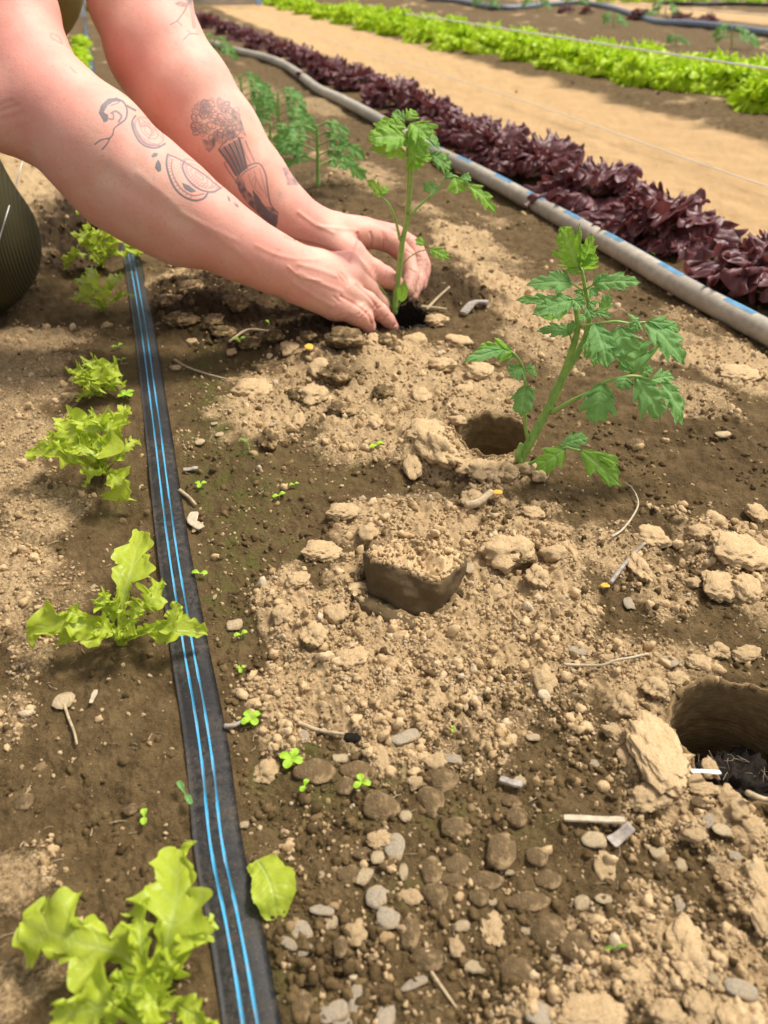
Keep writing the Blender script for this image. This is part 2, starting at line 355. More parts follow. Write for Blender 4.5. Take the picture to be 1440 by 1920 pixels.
def mat_pit():
    b = NB('cut_soil'); n = b.noise(90, 5, 0.6); tc = b.n('ShaderNodeTexCoord'); mp = b.n('ShaderNodeMapping'); mp.inputs['Scale'].default_value = (60, 60, 500)
    ns = b.n('ShaderNodeTexNoise'); ns.inputs['Scale'].default_value = 1.0; ns.inputs['Detail'].default_value = 5
    b.l(tc.outputs['Object'], mp.inputs[0]); b.l(mp.outputs[0], ns.inputs['Vector']); s = ns.outputs['Fac']
    c = b.mix(b.ramp(n, [(0.3, 0.0), (0.7, 1.0)]), (0.150, 0.096, 0.042), (0.235, 0.155, 0.072))
    c = b.mix(b.ramp(b.noise(900, 2), [(0.66, 0.0), (0.74, 0.7)]), c, TAN)
    b.bsdf(c, 0.9, b.bump(b.math('ADD', s, n), 0.5, 0.002), 0.2); return b.m
M_PIT = mat_pit()
pit_wall('corner', 'hole_wall', M_PIT); pit_wall('plant', 'hole_wall', M_PIT); pit_wall('hand', 'hole_wall', M_DARKBIT); pit_wall('socket', 'hole_wall', M_PIT, 0.002)  # hole at the hands: its dark shade is put into the wall colour

# ------------------------------------------------------------------ rocks, clods and crumbs
def ico(sub):
    import bmesh
    bm = bmesh.new(); bmesh.ops.create_icosphere(bm, subdivisions=sub, radius=1.0)
    V = np.array([v.co[:] for v in bm.verts]); Fq = np.array([[v.index for v in f.verts] for f in bm.faces]); bm.free(); return V, Fq
def rock(name, seed, sub=3, kind='clod', mat=None):
    V, Fq = ico(sub); off = Vector((seed * 7.3, seed * 3.1, seed * 1.7)); W = []
    rnd = random.Random(seed); sx, sy, sz = (rnd.uniform(.8, 1.2), rnd.uniform(.7, 1.0), rnd.uniform(.55, .85)) if seed < 60 else (rnd.uniform(.7, 1.45), rnd.uniform(.6, 1.1), rnd.uniform(.5, .8))
    for v in V:
        p = Vector(v)
        if kind == 'clod':
            d = 0.92 + 0.40 * mnoise.noise(p * 1.2 + off) + 0.34 * (0.5 - abs(mnoise.noise(p * 2.3 + off))) + 0.26 * (0.4 - abs(mnoise.noise(p * 5 + off))) + 0.30 * (0.45 - mnoise.voronoi(p * 2.6 + off)[0][0]) + 0.20 * (0.45 - mnoise.voronoi(p * 6 + off)[0][0]) + 0.07 * mnoise.noise(p * 14 + off)
        elif kind == 'pebble': d = 1 + 0.34 * mnoise.noise(p * 0.9 + off) + 0.10 * mnoise.noise(p * 2.6 + off) + 0.04 * mnoise.noise(p * 7 + off)
        else:
            c = mnoise.cell_vector(p * 1.1 + off); d = 1 + 0.25 * mnoise.noise(p * 1.2 + off) + 0.10 * (c.x - .5) + 0.05 * mnoise.noise(p * 7 + off)
            p = Vector([math.copysign(min(abs(q), 0.70) if i == 2 else min(abs(q), 0.93), q) for i, q in enumerate(p)]); d += 0.22 * mnoise.noise(p * 1.9 + off)
        if seed >= 60: d = max(.35, 1 + (d - 1) * 1.5)
        W.append((p.x * d * sx, p.y * d * sy, p.z * d * sz))
    return mesh_np(name, W, Fq)
def smoothp(me): me.polygons.foreach_set('use_smooth', np.ones(len(me.polygons), bool)); return me
CLODS = [smoothp(rock('clod_%d' % i, i + 1, 4)) for i in range(6)]
for m_ in CLODS: m_.materials.append(M_CLOD)
CLODSB = [m_.copy() for m_ in CLODS]
for m_ in CLODSB: m_.materials.clear(); m_.materials.append(M_CLODB)
CLODL = [smoothp(rock('small_clod_%d' % i, i + 11, 3)) for i in range(6)]
for m_ in CLODL: m_.materials.append(M_CLOD)
CLODLB = [m_.copy() for m_ in CLODL]
for m_ in CLODLB: m_.materials.clear(); m_.materials.append(M_CLODB)
PEBS = [smoothp(rock('pebble_%d' % i, i + 21, 3, 'pebble')) for i in range(7)]
for m_ in PEBS: m_.materials.append(M_PEB)
CHIPS = [rock('chip_%d' % i, i + 41, 2, 'chip') for i in range(6)]
for m_ in CHIPS: m_.materials.append(M_CHIP)
PALES = [m_.copy() for m_ in CHIPS]
for m_ in PALES: m_.materials.clear(); m_.materials.append(M_PALE)
R = random.Random(5)
def on_ground(name, me, px, py, wpx, hpx=None, rot=0, flat=0.6, sink=0.25, parent=GROUND, lift=0):
    """a lump wpx wide and hpx deep in the photograph, lying on the ground"""
    p = gp(px, py + (hpx or wpx) * 0.15); d = ray(px, py); sc = F / ((p - CAMP).dot(fwv)); sa = -d.normalized().z
    w = wpx / sc / 2; dd = (hpx or wpx) / sc / 2 / max(sa, 0.45)
    if hpx is None: dd = w
    hh = min(w, dd) * flat
    o = bpy.data.objects.new(name, me); COL.objects.link(o); o.parent = parent
    o.location = (p.x, p.y, p.z + hh * (1 - 2 * sink) + lift); o.scale = (w, dd, hh)
    o.rotation_euler = (R.uniform(-.15, .15), R.uniform(-.15, .15), -PS + math.radians(rot)); return o
Z2 = lambda x, y: (440 + x / 2.4, 1360 + y / 2.4)
Z3 = lambda x, y: (840 + x / 2.4, 1360 + y / 2.4)
# stones one can pick out, read off the photograph: (list, position, width, depth, rotation)
for lst, P_, w, h, r in [
    (PEBS, Z2(880, 320), 50, 60, 10), (PEBS, Z2(665, 350), 58, 66, 0), (PEBS, Z2(930, 230), 62, 50, 0), (PEBS, Z2(1010, 610), 44, 58, 10), (PEBS, Z2(1200, 545), 62, 66, -20),
    (PEBS, Z2(1005, 450), 54, 40, 0), (PEBS, Z2(885, 640), 46, 48, 0), (PEBS, Z2(990, 690), 40, 34, 0), (PEBS, Z2(1120, 690), 60, 48, 0), (PEBS, Z2(900, 750), 48, 48, 20),
    (PEBS, Z2(785, 910), 46, 58, 0), (PEBS, Z2(1285, 1090), 64, 64, 0), (PEBS, Z2(1410, 900), 60, 70, 20), (PEBS, Z2(360, 190), 62, 66, 0), (PEBS, Z2(555, 190), 54, 56, 0),
    (PEBS, Z2(525, 660), 42, 50, 0), (PEBS, Z2(1365, 580), 34, 36, 0), (PEBS, Z2(1320, 780), 66, 52, 0), (PEBS, Z2(860, 1040), 60, 46, 0), (PEBS, Z2(1150, 900), 30, 30, 0),
    (PEBS, Z2(305, 1245), 36, 50, 10), (PEBS, Z2(1100, 760), 34, 34, 0), (PEBS, Z2(590, 570), 40, 38, 0), (PEBS, Z2(475, 985), 30, 34, 0), (PEBS, Z2(1250, 335), 36, 26, 0),
    (PEBS, Z2(1270, 400), 38, 36, 0), (PEBS, Z2(500, 260), 30, 40, 0), (PEBS, Z3(450, 680), 40, 52, 0), (PEBS, Z3(445, 930), 50, 74, 10), (PEBS, Z3(590, 980), 66, 50, 0),
    (PEBS, Z3(400, 580), 34, 36, 0), (PEBS, Z3(975, 640), 36, 30, 0), (PEBS, (45, 1500), 36, 30, 0), (PEBS, (245, 1515), 26, 20, 0), (PEBS, Z3(1125, 350), 26, 28, 0),
    (PEBS, Z3(900, 430), 44, 22, 0), (PEBS, (1190, 830), 30, 20, 0), (PEBS, (1290, 540), 26, 16, 0), (PEBS, (870, 1060), 34, 30, 0), (PEBS, (1020, 1000), 38, 24, 0),
    (CHIPS, Z2(725, 530), 36, 70, -15), (CHIPS, Z2(640, 765), 54, 48, 20), (CHIPS, Z2(690, 860), 48, 48, -20), (CHIPS, Z2(545, 1215), 34, 70, 0), (CHIPS, Z2(440, 1280), 56, 44, 10),
    (CHIPS, Z2(675, 1290), 42, 66, -5), (CHIPS, Z2(815, 1155), 50, 28, 25), (CHIPS, Z2(500, 1330), 46, 30, 0), (CHIPS, Z2(305, 910), 34, 56, 30), (CHIPS, Z2(240, 975), 44, 22, -35),
    (CHIPS, Z2(320, 1010), 40, 20, 30), (CHIPS, Z2(400, 830), 44, 30, 0), (CHIPS, Z2(985, 150), 40, 20, -10), (CHIPS, Z3(1170, 430), 36, 24, 30), (CHIPS, Z3(1310, 1180), 70, 40, -20),
    (CHIPS, Z3(410, 1290), 60, 54, -30), (CHIPS, Z3(1045, 800), 26, 40, 0), (CHIPS, Z3(1290, 590), 32, 22, 0), (CHIPS, (570, 1380), 26, 26, 0), (CHIPS, (760, 1380), 56, 28, 25),
    (CHIPS, Z3(570, 80), 16, 12, 0), (CHIPS, Z3(655, 170), 22, 20, 0), (CHIPS, (895, 1300), 20, 30, 0), (CHIPS, (1180, 1130), 26, 26, 0), (CHIPS, (1255, 1240), 40, 24, -30), (CHIPS, (1080, 1220), 40, 18, -20),
    (PALES, Z2(585, 665), 24, 44, -30), (PALES, Z2(760, 650), 22, 36, 0), (PALES, Z2(1085, 1080), 36, 34, 0), (PALES, Z2(1020, 900), 34, 26, 0), (PALES, Z2(430, 880), 26, 30, 0),
    (PALES, Z2(645, 590), 30, 30, 0), (PALES, Z2(770, 405), 30, 24, 0), (PALES, Z2(475, 145), 28, 22, 0), (PALES, Z2(1285, 245), 22, 26, 0), (PALES, Z3(380, 55), 26, 18, 0),
    (PALES, Z3(660, 510), 42, 44, 0), (PALES, Z3(600, 795), 34, 32, 0), (PALES, Z3(1235, 465), 34, 36, 0), (PALES, Z3(1045, 620), 24, 34, 0), (PALES, Z3(1360, 650), 24, 24, 0),
    (PALES, Z3(940, 560), 32, 34, 0), (PALES, Z3(935, 625), 18, 16, 0), (PALES, Z3(480, 1070), 28, 44, 0), (PALES, Z3(1140, 1050), 24, 40, 0), (PALES, Z3(1190, 1140), 22, 22, 0),
    (PALES, Z3(510, 915), 16, 20, 0), (PALES, Z3(130, 1080), 34, 30, 0), (PALES, Z3(705, 780), 32, 28, 0), (PALES, Z3(1190, 600), 16, 14, 0), (PALES, Z3(1040, 465), 18, 10, 0),
    (PALES, Z2(470, 630), 16, 16, 0), (PALES, Z2(390, 670), 16, 16, 0), (PALES, Z2(220, 475), 14, 14, 0), (PALES, Z2(45, 445), 22, 16, 0), (PALES, Z2(625, 1040), 20, 14, 0),
    (PALES, Z2(1240, 660), 16, 16, 0), (PALES, Z2(1160, 790), 16, 18, 0), (PALES, Z2(1310, 920), 28, 26, 0), (PALES, (700, 1135), 10, 10, 0), (PALES, (265, 912), 10, 10, 0),
    (PALES, (403, 1118), 10, 14, 0), (PALES, (440, 1170), 28, 26, 0), (PALES, (510, 795), 16, 12, 0), (PALES, (411, 815), 18, 12, 0), (PALES, (375, 830), 24, 14, 0), (PALES, (402, 795), 14, 8, 0),
    (PALES, (700, 262), 16, 16, 0), (PALES, (879, 1073), 20, 26, 0), (PALES, (1175, 680), 22, 14, 0), (PALES, (1355, 815), 30, 16, 0), (PALES, (1110, 650), 14, 10, 0), (PALES, (175, 1100), 12, 12, 0)]:
    nm = 'pebble' if lst is PEBS else 'stone'
    on_ground(nm, R.choice(lst), *P_, w, h, r, 0.7 if lst is PEBS else 0.5, 0.46 if lst is PEBS else 0.22)
# clods of dry soil
for px, py, w, h, r, f, l in [
    (1235, 1395, 110, 150, 8, 0.5, CLODS), (1215, 1500, 68, 52, 10, 0.7, CLODS), (1150, 1370, 34, 36, 0, .8, CLODS), (1168, 1415, 26, 34, 0, .8, CLODS), (1330, 1440, 40, 36, 0, .8, CLODS), (1300, 1462, 40, 36, 0, .8, CLODS),
    (1318, 1478, 70, 34, 0, .7, CLODS), (1282, 1515, 16, 34, 0, .8, CLODS), (1362, 1490, 46, 40, 0, .8, CLODS), (1385, 1515, 44, 40, 0, .8, CLODS), (1412, 1545, 50, 60, 0, .8, CLODS), (1425, 1640, 60, 110, 0, .5, CLODS), (1425, 1720, 50, 70, 0, .5, CLODS),
    (714, 1415, 30, 80, 12, .6, CLODS), (814, 1425, 42, 40, 0, .8, CLODS), (500, 1445, 58, 44, 0, .6, CLODS), (778, 1465, 32, 30, 0, .8, CLODS), (710, 1570, 50, 46, 0, .6, CLODS), (925, 1735, 52, 62, 0, .3, CLODS), (667, 1745, 44, 46, 0, .7, CLODS),
    (1135, 1620, 42, 52, 0, .3, CLODS), (770, 1680, 40, 36, 0, .8, CLODS), (1300, 1570, 40, 30, 0, .7, CLODS), (760, 1740, 30, 26, 0, .8, CLODS), (855, 1770, 30, 40, 0, .8, CLODS), (1290, 1770, 90, 110, 0, .5, CLODS), (1100, 1890, 100, 70, 0, .5, CLODS), (1200, 1820, 110, 60, 0, .5, CLODS),
    (1370, 1890, 60, 100, -20, .6, CLODS), (1310, 1880, 50, 60, 0, .8, CLODS), (1250, 1900, 60, 50, 0, .8, CLODS), (975, 1900, 40, 30, 0, .8, CLODS),
    (820, 845, 75, 70, 30, .9, CLODS), (775, 870, 40, 48, 0, .8, CLODS), (795, 810, 56, 40, 0, .8, CLODS), (870, 880, 44, 34, 0, .8, CLODS), (905, 880, 60, 36, 0, .8, CLODS), (950, 885, 60, 34, 0, .8, CLODS), (990, 880, 40, 26, 0, .8, CLODS), (1010, 895, 34, 22, 0, .8, CLODS), (860, 790, 30, 24, 0, .8, CLODS),
    (505, 825, 62, 44, 10, .8, CLODSB), (560, 790, 30, 26, 0, .8, CLODS), (630, 705, 100, 44, 0, .7, CLODSB), (560, 740, 60, 36, 0, .8, CLODSB), (650, 650, 90, 40, 0, .7, CLODSB), (720, 735, 60, 36, 0, .8, CLODSB), (600, 690, 44, 28, 0, .8, CLODS), (590, 740, 50, 30, 0, .8, CLODS), (545, 655, 44, 28, 0, .8, CLODS),
    (490, 690, 44, 34, 0, .8, CLODSB), (470, 730, 60, 30, 0, .8, CLODS), (700, 790, 36, 34, 0, .8, CLODS), (640, 765, 60, 40, 0, .8, CLODSB), (740, 650, 50, 30, 0, .8, CLODSB), (700, 640, 30, 22, 0, .8, CLODS), (780, 640, 40, 30, 0, .8, CLODS), (820, 600, 50, 34, 0, .7, CLODS), (860, 640, 46, 30, 0, .7, CLODS), (830, 690, 60, 30, 0, .7, CLODS),
    (900, 700, 60, 26, 0, .7, CLODS), (870, 730, 40, 26, 0, .7, CLODS), (790, 740, 40, 28, 0, .7, CLODS), (470, 640, 60, 24, 0, .7, CLODSB), (420, 625, 60, 26, 0, .7, CLODSB), (340, 600, 70, 44, 0, .8, CLODSB), (400, 600, 60, 34, 0, .8, CLODSB), (310, 560, 50, 50, 0, .8, CLODSB), (360, 545, 60, 36, 0, .8, CLODSB),
    (450, 590, 60, 34, 0, .8, CLODSB), (430, 560, 40, 30, 0, .8, CLODSB), (520, 625, 60, 30, 0, .8, CLODSB), (580, 640, 50, 28, 0, .8, CLODSB), (620, 630, 40, 24, 0, .8, CLODSB), (330, 560, 40, 30, 0, .8, CLODSB), (720, 640, 40, 26, 0, .8, CLODSB),
    (950, 1035, 90, 56, 0, .8, CLODS), (975, 1045, 70, 50, 0, .8, CLODSB), (1040, 1040, 46, 36, 0, .8, CLODS), (1010, 1080, 56, 44, 0, .7, CLODS), (930, 1110, 40, 28, 0, .7, CLODS), (630, 1150, 40, 40, 0, .8, CLODS), (590, 1190, 60, 50, 0, .7, CLODS), (660, 1230, 70, 60, 0, .6, CLODS), (1020, 1270, 46, 50, 0, .8, CLODS), (745, 1190, 34, 20, 0, .7, CLODS),
    (1220, 1010, 60, 40, 0, .8, CLODS), (1200, 1060, 50, 60, 0, .7, CLODS), (1380, 1030, 90, 60, 0, .7, CLODS), (1350, 1090, 60, 50, 0, .8, CLODS), (1400, 1100, 60, 50, 0, .8, CLODS), (1310, 1000, 50, 34, 0, .8, CLODS), (1340, 980, 60, 34, 0, .7, CLODS), (1420, 960, 50, 40, 0, .7, CLODS), (1300, 1090, 30, 30, 0, .8, CLODS),
    (1170, 1320, 50, 40, 0, .7, CLODS), (1200, 1340, 50, 30, 0, .7, CLODS), (1230, 1290, 60, 36, 0, .7, CLODS), (1270, 1270, 50, 34, 0, .7, CLODS), (1310, 1240, 56, 30, 0, .7, CLODS), (1350, 1220, 50, 26, 0, .7, CLODS), (1400, 1225, 60, 26, 0, .7, CLODS), (1140, 1230, 36, 26, 0, .5, CLODS), (1100, 1215, 30, 20, 0, .5, CLODS),
    (1380, 700, 60, 30, 0, .5, CLODS), (1180, 500, 40, 18, 0, .6, CLODSB), (370, 985, 22, 26, 0, .7, CLODS), (690, 1000, 40, 30, 0, .8, CLODS), (640, 960, 50, 30, 0, .8, CLODS), (600, 1030, 60, 40, 0, .7, CLODS), (560, 1090, 50, 36, 0, .7, CLODS), (530, 1150, 44, 40, 0, .7, CLODS),
    (890, 940, 60, 30, 0, .7, CLODS), (1000, 960, 50, 30, 0, .6, CLODS), (330, 690, 20, 14, 0, .7, CLODS), (360, 640, 20, 14, 0, .7, CLODS), (435, 660, 20, 18, 0, .7, CLODS)]:
    _k = .95 if l is CLODS else .72; on_ground('soil_clod', R.choice(l if w > 46 else (CLODL if l is CLODS else CLODLB)), px, py, w * _k, h * _k, r, f * .85, 0.32)

PROT = bpy.data.collections.new('crumb_shapes')
for i in range(7):
    m_ = rock('crumb_%d' % i, 60 + i, 2); m_.materials.append(M_CRUMB)
    PROT.objects.link(bpy.data.objects.new('crumb_%d' % i, m_))
def crumb_stuff(name, pts, scl, tint, seed, label, parent=GROUND):
    rng = np.random.default_rng(seed); n = len(pts); me = bpy.data.meshes.new(name)
    me.vertices.add(n); me.vertices.foreach_set('co', np.asarray(pts, np.float32).ravel())
    def put(k, t, v, f='value'): a = me.attributes.new(k, t, 'POINT'); a.data.foreach_set(f, v.ravel())
    put('scl', 'FLOAT', np.asarray(scl, np.float32)); put('tint', 'FLOAT', np.asarray(tint, np.float32))
    put('rot', 'FLOAT_VECTOR', rng.uniform(0, 6.28, (n, 3)).astype(np.float32), 'vector')
    put('idx', 'INT', rng.integers(0, 7, n).astype(np.int32))
    o = bpy.data.objects.new(name, me); COL.objects.link(o); o.parent = parent; tag(o, label, None, None, 'stuff')
    g = bpy.data.node_groups.new(name, 'GeometryNodeTree')
    g.interface.new_socket('Geometry', in_out='INPUT', socket_type='NodeSocketGeometry'); g.interface.new_socket('Geometry', in_out='OUTPUT', socket_type='NodeSocketGeometry')
    N = g.nodes.new; gi, go = N('NodeGroupInput'), N('NodeGroupOutput'); ip = N('GeometryNodeInstanceOnPoints'); ci = N('GeometryNodeCollectionInfo')
    ci.inputs[0].default_value = PROT; ci.inputs['Separate Children'].default_value = True; ip.inputs['Pick Instance'].default_value = True
    def na(k, t): a = N('GeometryNodeInputNamedAttribute'); a.data_type = t; a.inputs[0].default_value = k; return a.outputs[0]
    L = g.links.new; L(gi.outputs[0], ip.inputs['Points']); L(ci.outputs[0], ip.inputs['Instance'])
    L(na('idx', 'INT'), ip.inputs['Instance Index']); L(na('scl', 'FLOAT'), ip.inputs['Scale'])
    e2r = N('FunctionNodeEulerToRotation'); L(na('rot', 'FLOAT_VECTOR'), e2r.inputs[0]); L(e2r.outputs[0], ip.inputs['Rotation'])
    L(ip.outputs[0], go.inputs[0]); md = o.modifiers.new('scatter', 'NODES'); md.node_group = g; return o
def scatter():
    rng = np.random.default_rng(11)
    def samp(n, r0, r1, smin, smax, pw, k):
        lo, hi = math.atan(r0 / H), math.atan(r1 / H)
        r = H * np.tan(rng.uniform(lo, hi, n)); r = np.where(rng.random(n) < np.minimum(1, r), r, r); t = PS + rng.uniform(-0.70, 0.86, n)
        x = r * np.sin(t); y = r * np.cos(t); h, d, w, s = ground(x, y)
        sc = smin + (smax - smin) * rng.random(n) ** pw; return x, y, h, d, w, s, sc, r
    def ok(x, y, sc):
        m = np.abs(x + 0.015) > 0.0135 + sc
        for p, r, dd in PIT.values(): m &= np.hypot(x - p.x, y - p.y) > r * 0.99 + sc * 0.3
        return m
    # dry crumbs over the pale heaps
    def dust(n, r0, r1, a, b, pw, base, gain, seed, bi):
        x, y, h, d, w, s, sc, r = samp(n, r0, r1, a, b, pw, 0)
        sc = sc * np.clip(0.85 + r * 0.5, 1, 1.8); clump = np.clip(0.55 + 1.2 * fbm(x, y, 45, 2, 71), 0.03, 1)
        lo = np.where(x < -0.03, 0.25, 1) * (0.4 + 0.9 * np.clip(fbm(x, y, 14, 2, 91) + .4, 0, 1))
        dens = np.clip(base * lo + d * gain * clump, 0, 1) * (1 - 0.85 * s) * (1 - 0.8 * w)
        m = (rng.random(len(x)) < dens) & ok(x, y, sc); x, y, h, sc = x[m], y[m], h[m], sc[m]
        return np.stack([x, y, h + sc * bi], 1), sc, np.clip(rng.normal(0.74, 0.13, len(x)), 0.42, 1)
    A = dust(175000, 0.10, 1.6, 0.0004, 0.0016, 1.5, 0.045, 1.0, 1, 0.1); B = dust(26000, 0.10, 2.2, 0.0013, 0.0042, 2.4, 0.016, 0.8, 2, 0.15)
    P, S_, T_ = [np.concatenate(q) for q in zip(A, B)]
    crumb_stuff('dry_soil_crumbs', P, S_, T_, 1, 'pale dry crumbs of soil strewn over the bed')
    # brown crumbs everywhere on the bed
    x, y, h, d, w, s, sc, r = samp(50000, 0.10, 3.5, 0.0005, 0.0036, 4.0, 0)
    sc = sc * np.clip(0.8 + r * 0.6, 1, 2.2)
    dens = np.clip(0.42 - d * 0.3 + w * 0.6 + 0.6 * fbm(x, y, 20, 2, 77), 0, 1) * (1 - 0.98 * s) * np.where(x < -0.03, 0.3, 1)
    m = (rng.random(len(x)) < dens) & ok(x, y, sc); x, y, h, sc, w = x[m], y[m], h[m], sc[m], w[m]
    tint = np.clip(rng.normal(0.16, 0.14, len(x)) - 0.1 * w, 0, 0.42)
    crumb_stuff('brown_soil_crumbs', np.stack([x, y, h - sc * 0.15], 1), sc, tint, 2, 'brown crumbs of moist soil on the bed')
scatter()

# ------------------------------------------------------------------ drip tapes, hoses, strings
def drape(pts, w, name, mat, parent=None, crown=0.0016, lift=0.0012, nv=9, n=160, off=0.0, root=None, twist=None, tail=True):
    C = catmull(pts, n); T = norm(np.gradient(C[:, :2], axis=0)); S = np.stack([T[:, 1], -T[:, 0]], 1)
    v = np.linspace(-1, 1, nv); V = []
    gz = ground(C[:, 0], C[:, 1])[0]
    gz = np.convolve(np.pad(gz, 4, 'edge'), np.ones(9) / 9, 'valid')
    for i in range(n):
        for q in v:
            p = C[i, :2] + S[i] * (off + q * w / 2)
            V.append((p[0], p[1], gz[i] + lift + crown * (1 - q * q) + 0.0006 * math.sin(i * 0.21 + q * 1.5) * (abs(q) ** 1.5)))
    top = len(V); V += [(x, y, z - 0.0011) for x, y, z in V]; Fq = grid_faces(n, nv)
    e = [[i * nv, (i + 1) * nv, (i + 1) * nv + top, i * nv + top] for i in range(n - 1)] + [[(i + 1) * nv + nv - 1, i * nv + nv - 1, i * nv + nv - 1 + top, (i + 1) * nv + nv - 1 + top] for i in range(n - 1)]
    me = mesh_np(name, V, np.vstack([Fq[:, ::-1], Fq + top, e])); return link(name, me, parent, mat)
def mat_tape():
    b = NB('black_drip_tape'); n = b.noise(260, 5, 0.7); n2 = b.noise(26, 4, 0.6); n3 = b.noise(1500, 2)
    f = b.math('MULTIPLY', b.ramp(n, [(0.42, 0.0), (0.70, 1.0)]), b.ramp(n2, [(0.40, 0.15), (0.62, 1.0)]))
    c = b.mix(b.math('MULTIPLY', f, 0.30), (0.018, 0.017, 0.017), (0.24, 0.185, 0.12))
    c = b.mix(b.ramp(n3, [(0.66, 0.0), (0.72, 0.5)]), c, (0.35, 0.28, 0.2))
    b.bsdf(c, b.ramp(f, [(0.0, 0.42), (0.6, 0.85)]), b.bump(n2, 0.3, 0.002), 0.25); return b.m
M_TAPE = mat_tape(); M_BLUE = mat_rock('blue_tape_stripe', (0.045, 0.29, 0.50), (0.07, 0.35, 0.58), 300, 0.5, (0.16, 0.27, 0.34), 0.1)
TP = [Vector((-0.013, -0.12, 0)), Vector((-0.0125, 0.144, 0)), Vector((-0.0155, 0.223, 0)), Vector((-0.014, 0.289, 0)), Vector((-0.0155, 0.376, 0)), Vector((-0.0165, 0.495, 0)), Vector((-0.015, 0.667, 0)),
      Vector((-0.014, 0.938, 0)), Vector((-0.018, 1.277, 0)), Vector((-0.03, 1.9, 0)), Vector((-0.055, 3.0, 0)), Vector((-0.07, 4.2, 0)), Vector((-0.10, 6.4, 0))]
tape = drape(TP, 0.0235, 'drip_tape', M_TAPE, n=420)
tag(tape, 'flat black drip tape with two blue stripes beside the young green lettuces', 'drip tape')
for k in (-0.0035, 0.0021):
    drape(TP, 0.0016, 'stripe', M_BLUE, tape, crown=0.0002, lift=0.0029, nv=3, n=420, off=k)
def mat_hose():
    b = NB('dusty_grey_hose'); n = b.noise(90, 5, 0.65); n2 = b.noise(9, 4, 0.6); n3 = b.noise(700, 3)
    tc = b.n('ShaderNodeSeparateXYZ'); g = b.n('ShaderNodeNewGeometry'); b.l(g.outputs['Normal'], tc.inputs[0])
    c = b.mix(b.ramp(n, [(0.35, 0.0), (0.65, 1.0)]), (0.36, 0.31, 0.235), (0.50, 0.43, 0.33))
    c = b.mix(b.ramp(n2, [(0.45, 0.0), (0.6, 0.5)]), c, (0.25, 0.215, 0.165))
    c = b.mix(b.ramp(n3, [(0.60, 0.0), (0.7, 0.5)]), c, (0.16, 0.13, 0.10))
    b.bsdf(c, 0.6, b.bump(n3, 0.2, 0.0008), 0.4); return b.m
M_HOSE = mat_hose(); M_BLUED = mat_plain('dusty_blue_stripe', (0.13, 0.33, 0.52), 0.5, 60, 0.35, 0.4)
HP = [gp(*p) for p in ((1500, 682), (1300, 572), (1150, 482), (1000, 396), (900, 341), (800, 286), (700, 229), (640, 196), (595, 172), (560, 148), (530, 128), (495, 114), (430, 98), (400, 88))]
HP = [Vector((0.657, -0.2, 0)), Vector((0.657, 0.3, 0))] + HP
for p in HP: p.z = hgt(p.x, p.y) + 0.0135
hose = tag(link('hose', tube_mesh('hose', HP, [0.0138], 220, 16), None, M_HOSE), 'dusty grey hose with broken blue stripes beside the red lettuces', 'hose')
Cn = catmull(HP, 900); acc = 0.0
rnd = random.Random(9)
def hose_stripe(c0, c1, ang, w=0.0011):
    seg = Cn[c0:c1]
    if len(seg) < 3: return
    T = norm(np.gradient(seg, axis=0)); S = norm(np.cross(T, [0, 0, 1])); N = np.cross(S, T); V = []
    for i in range(len(seg)):
        for a in (ang - w / 0.0138, ang, ang + w / 0.0138):
            V.append(seg[i] + 0.01405 * (math.sin(a) * S[i] + math.cos(a) * N[i]))
    link('stripe', mesh_np('stripe', V, grid_faces(len(seg), 3)), hose, M_BLUED)
L_ = np.concatenate([[0], np.cumsum(np.linalg.norm(np.diff(Cn, axis=0), axis=1))])
def idx(px, py): p = at(px, py, 0.013); return int(np.argmin(np.hypot(Cn[:, 0] - p.x, Cn[:, 1] - p.y)))
for px, py in ((1352, 602), (1232, 532), (1140, 470), (1060, 425), (990, 385), (930, 355), (868, 318), (815, 290), (1440, 650)):
    i = idx(px, py); half = 0.024 if px > 1000 else 0.03
    a = int(np.searchsorted(L_, L_[i] - half)); c = int(np.searchsorted(L_, L_[i] + half)) + 1
    for an in (-0.30, -0.08, 0.14): hose_stripe(a, c, an)
hose_stripe(idx(1460, 660), idx(880, 325), 0.30, 0.0006)

M_FARHOSE = mat_plain('far_hose', (0.16, 0.18, 0.22), 0.5, 60, 0.3, 0.5)
FH = [gp(*p) for p in ((1500, 76), (1440, 69), (1380, 60), (1300, 51), (1230, 42), (1180, 30), (1130, 16), (1090, 10), (1030, 12), (940, 22), (860, 8), (800, 2))]
for p in FH: p.z += 0.016
tag(link('hose', tube_mesh('hose', FH, [0.020], 90, 10), None, M_FARHOSE), 'dark grey hose lying across the far bed behind the bright lettuces', 'hose')
BH = [gp(*p) for p in ((1235, 8), (1300, 10), (1370, 11), (1500, 14))]
for p in BH: p.z += 0.012
tag(link('hose', tube_mesh('hose', BH, [0.016], 40, 8), None, M_TAPE), 'thin black pipe beside the farthest small lettuces', 'hose')
def string(pts, r, label):
    tag(link('string', tube_mesh('string', pts, [r], 40, 5), None, M_STRING), label, 'string')
string([Vector((1.15, 0.3, 0.012)), Vector((1.147, 1.35, 0.004)), Vector((1.135, 2.3, 0.012)), Vector((1.10, 4.5, 0.008)), Vector((1.0, 7.2, 0.03))], 0.0011, 'thin white string lying along the bare sandy path')
string([Vector((-0.132, 0.2, 0.135)), Vector((-0.134, 0.9, 0.130)), Vector((-0.14, 2.5, 0.13)), Vector((-0.16, 5.9, 0.12))], 0.0007, 'taut white string running past the kneeling knee')
string([at(1500, 139, 0.17), at(1440, 129, 0.17), at(1031, 67, 0.17), at(760, 25, 0.17)], 0.0022, 'white string stretched over the bright green lettuce row')
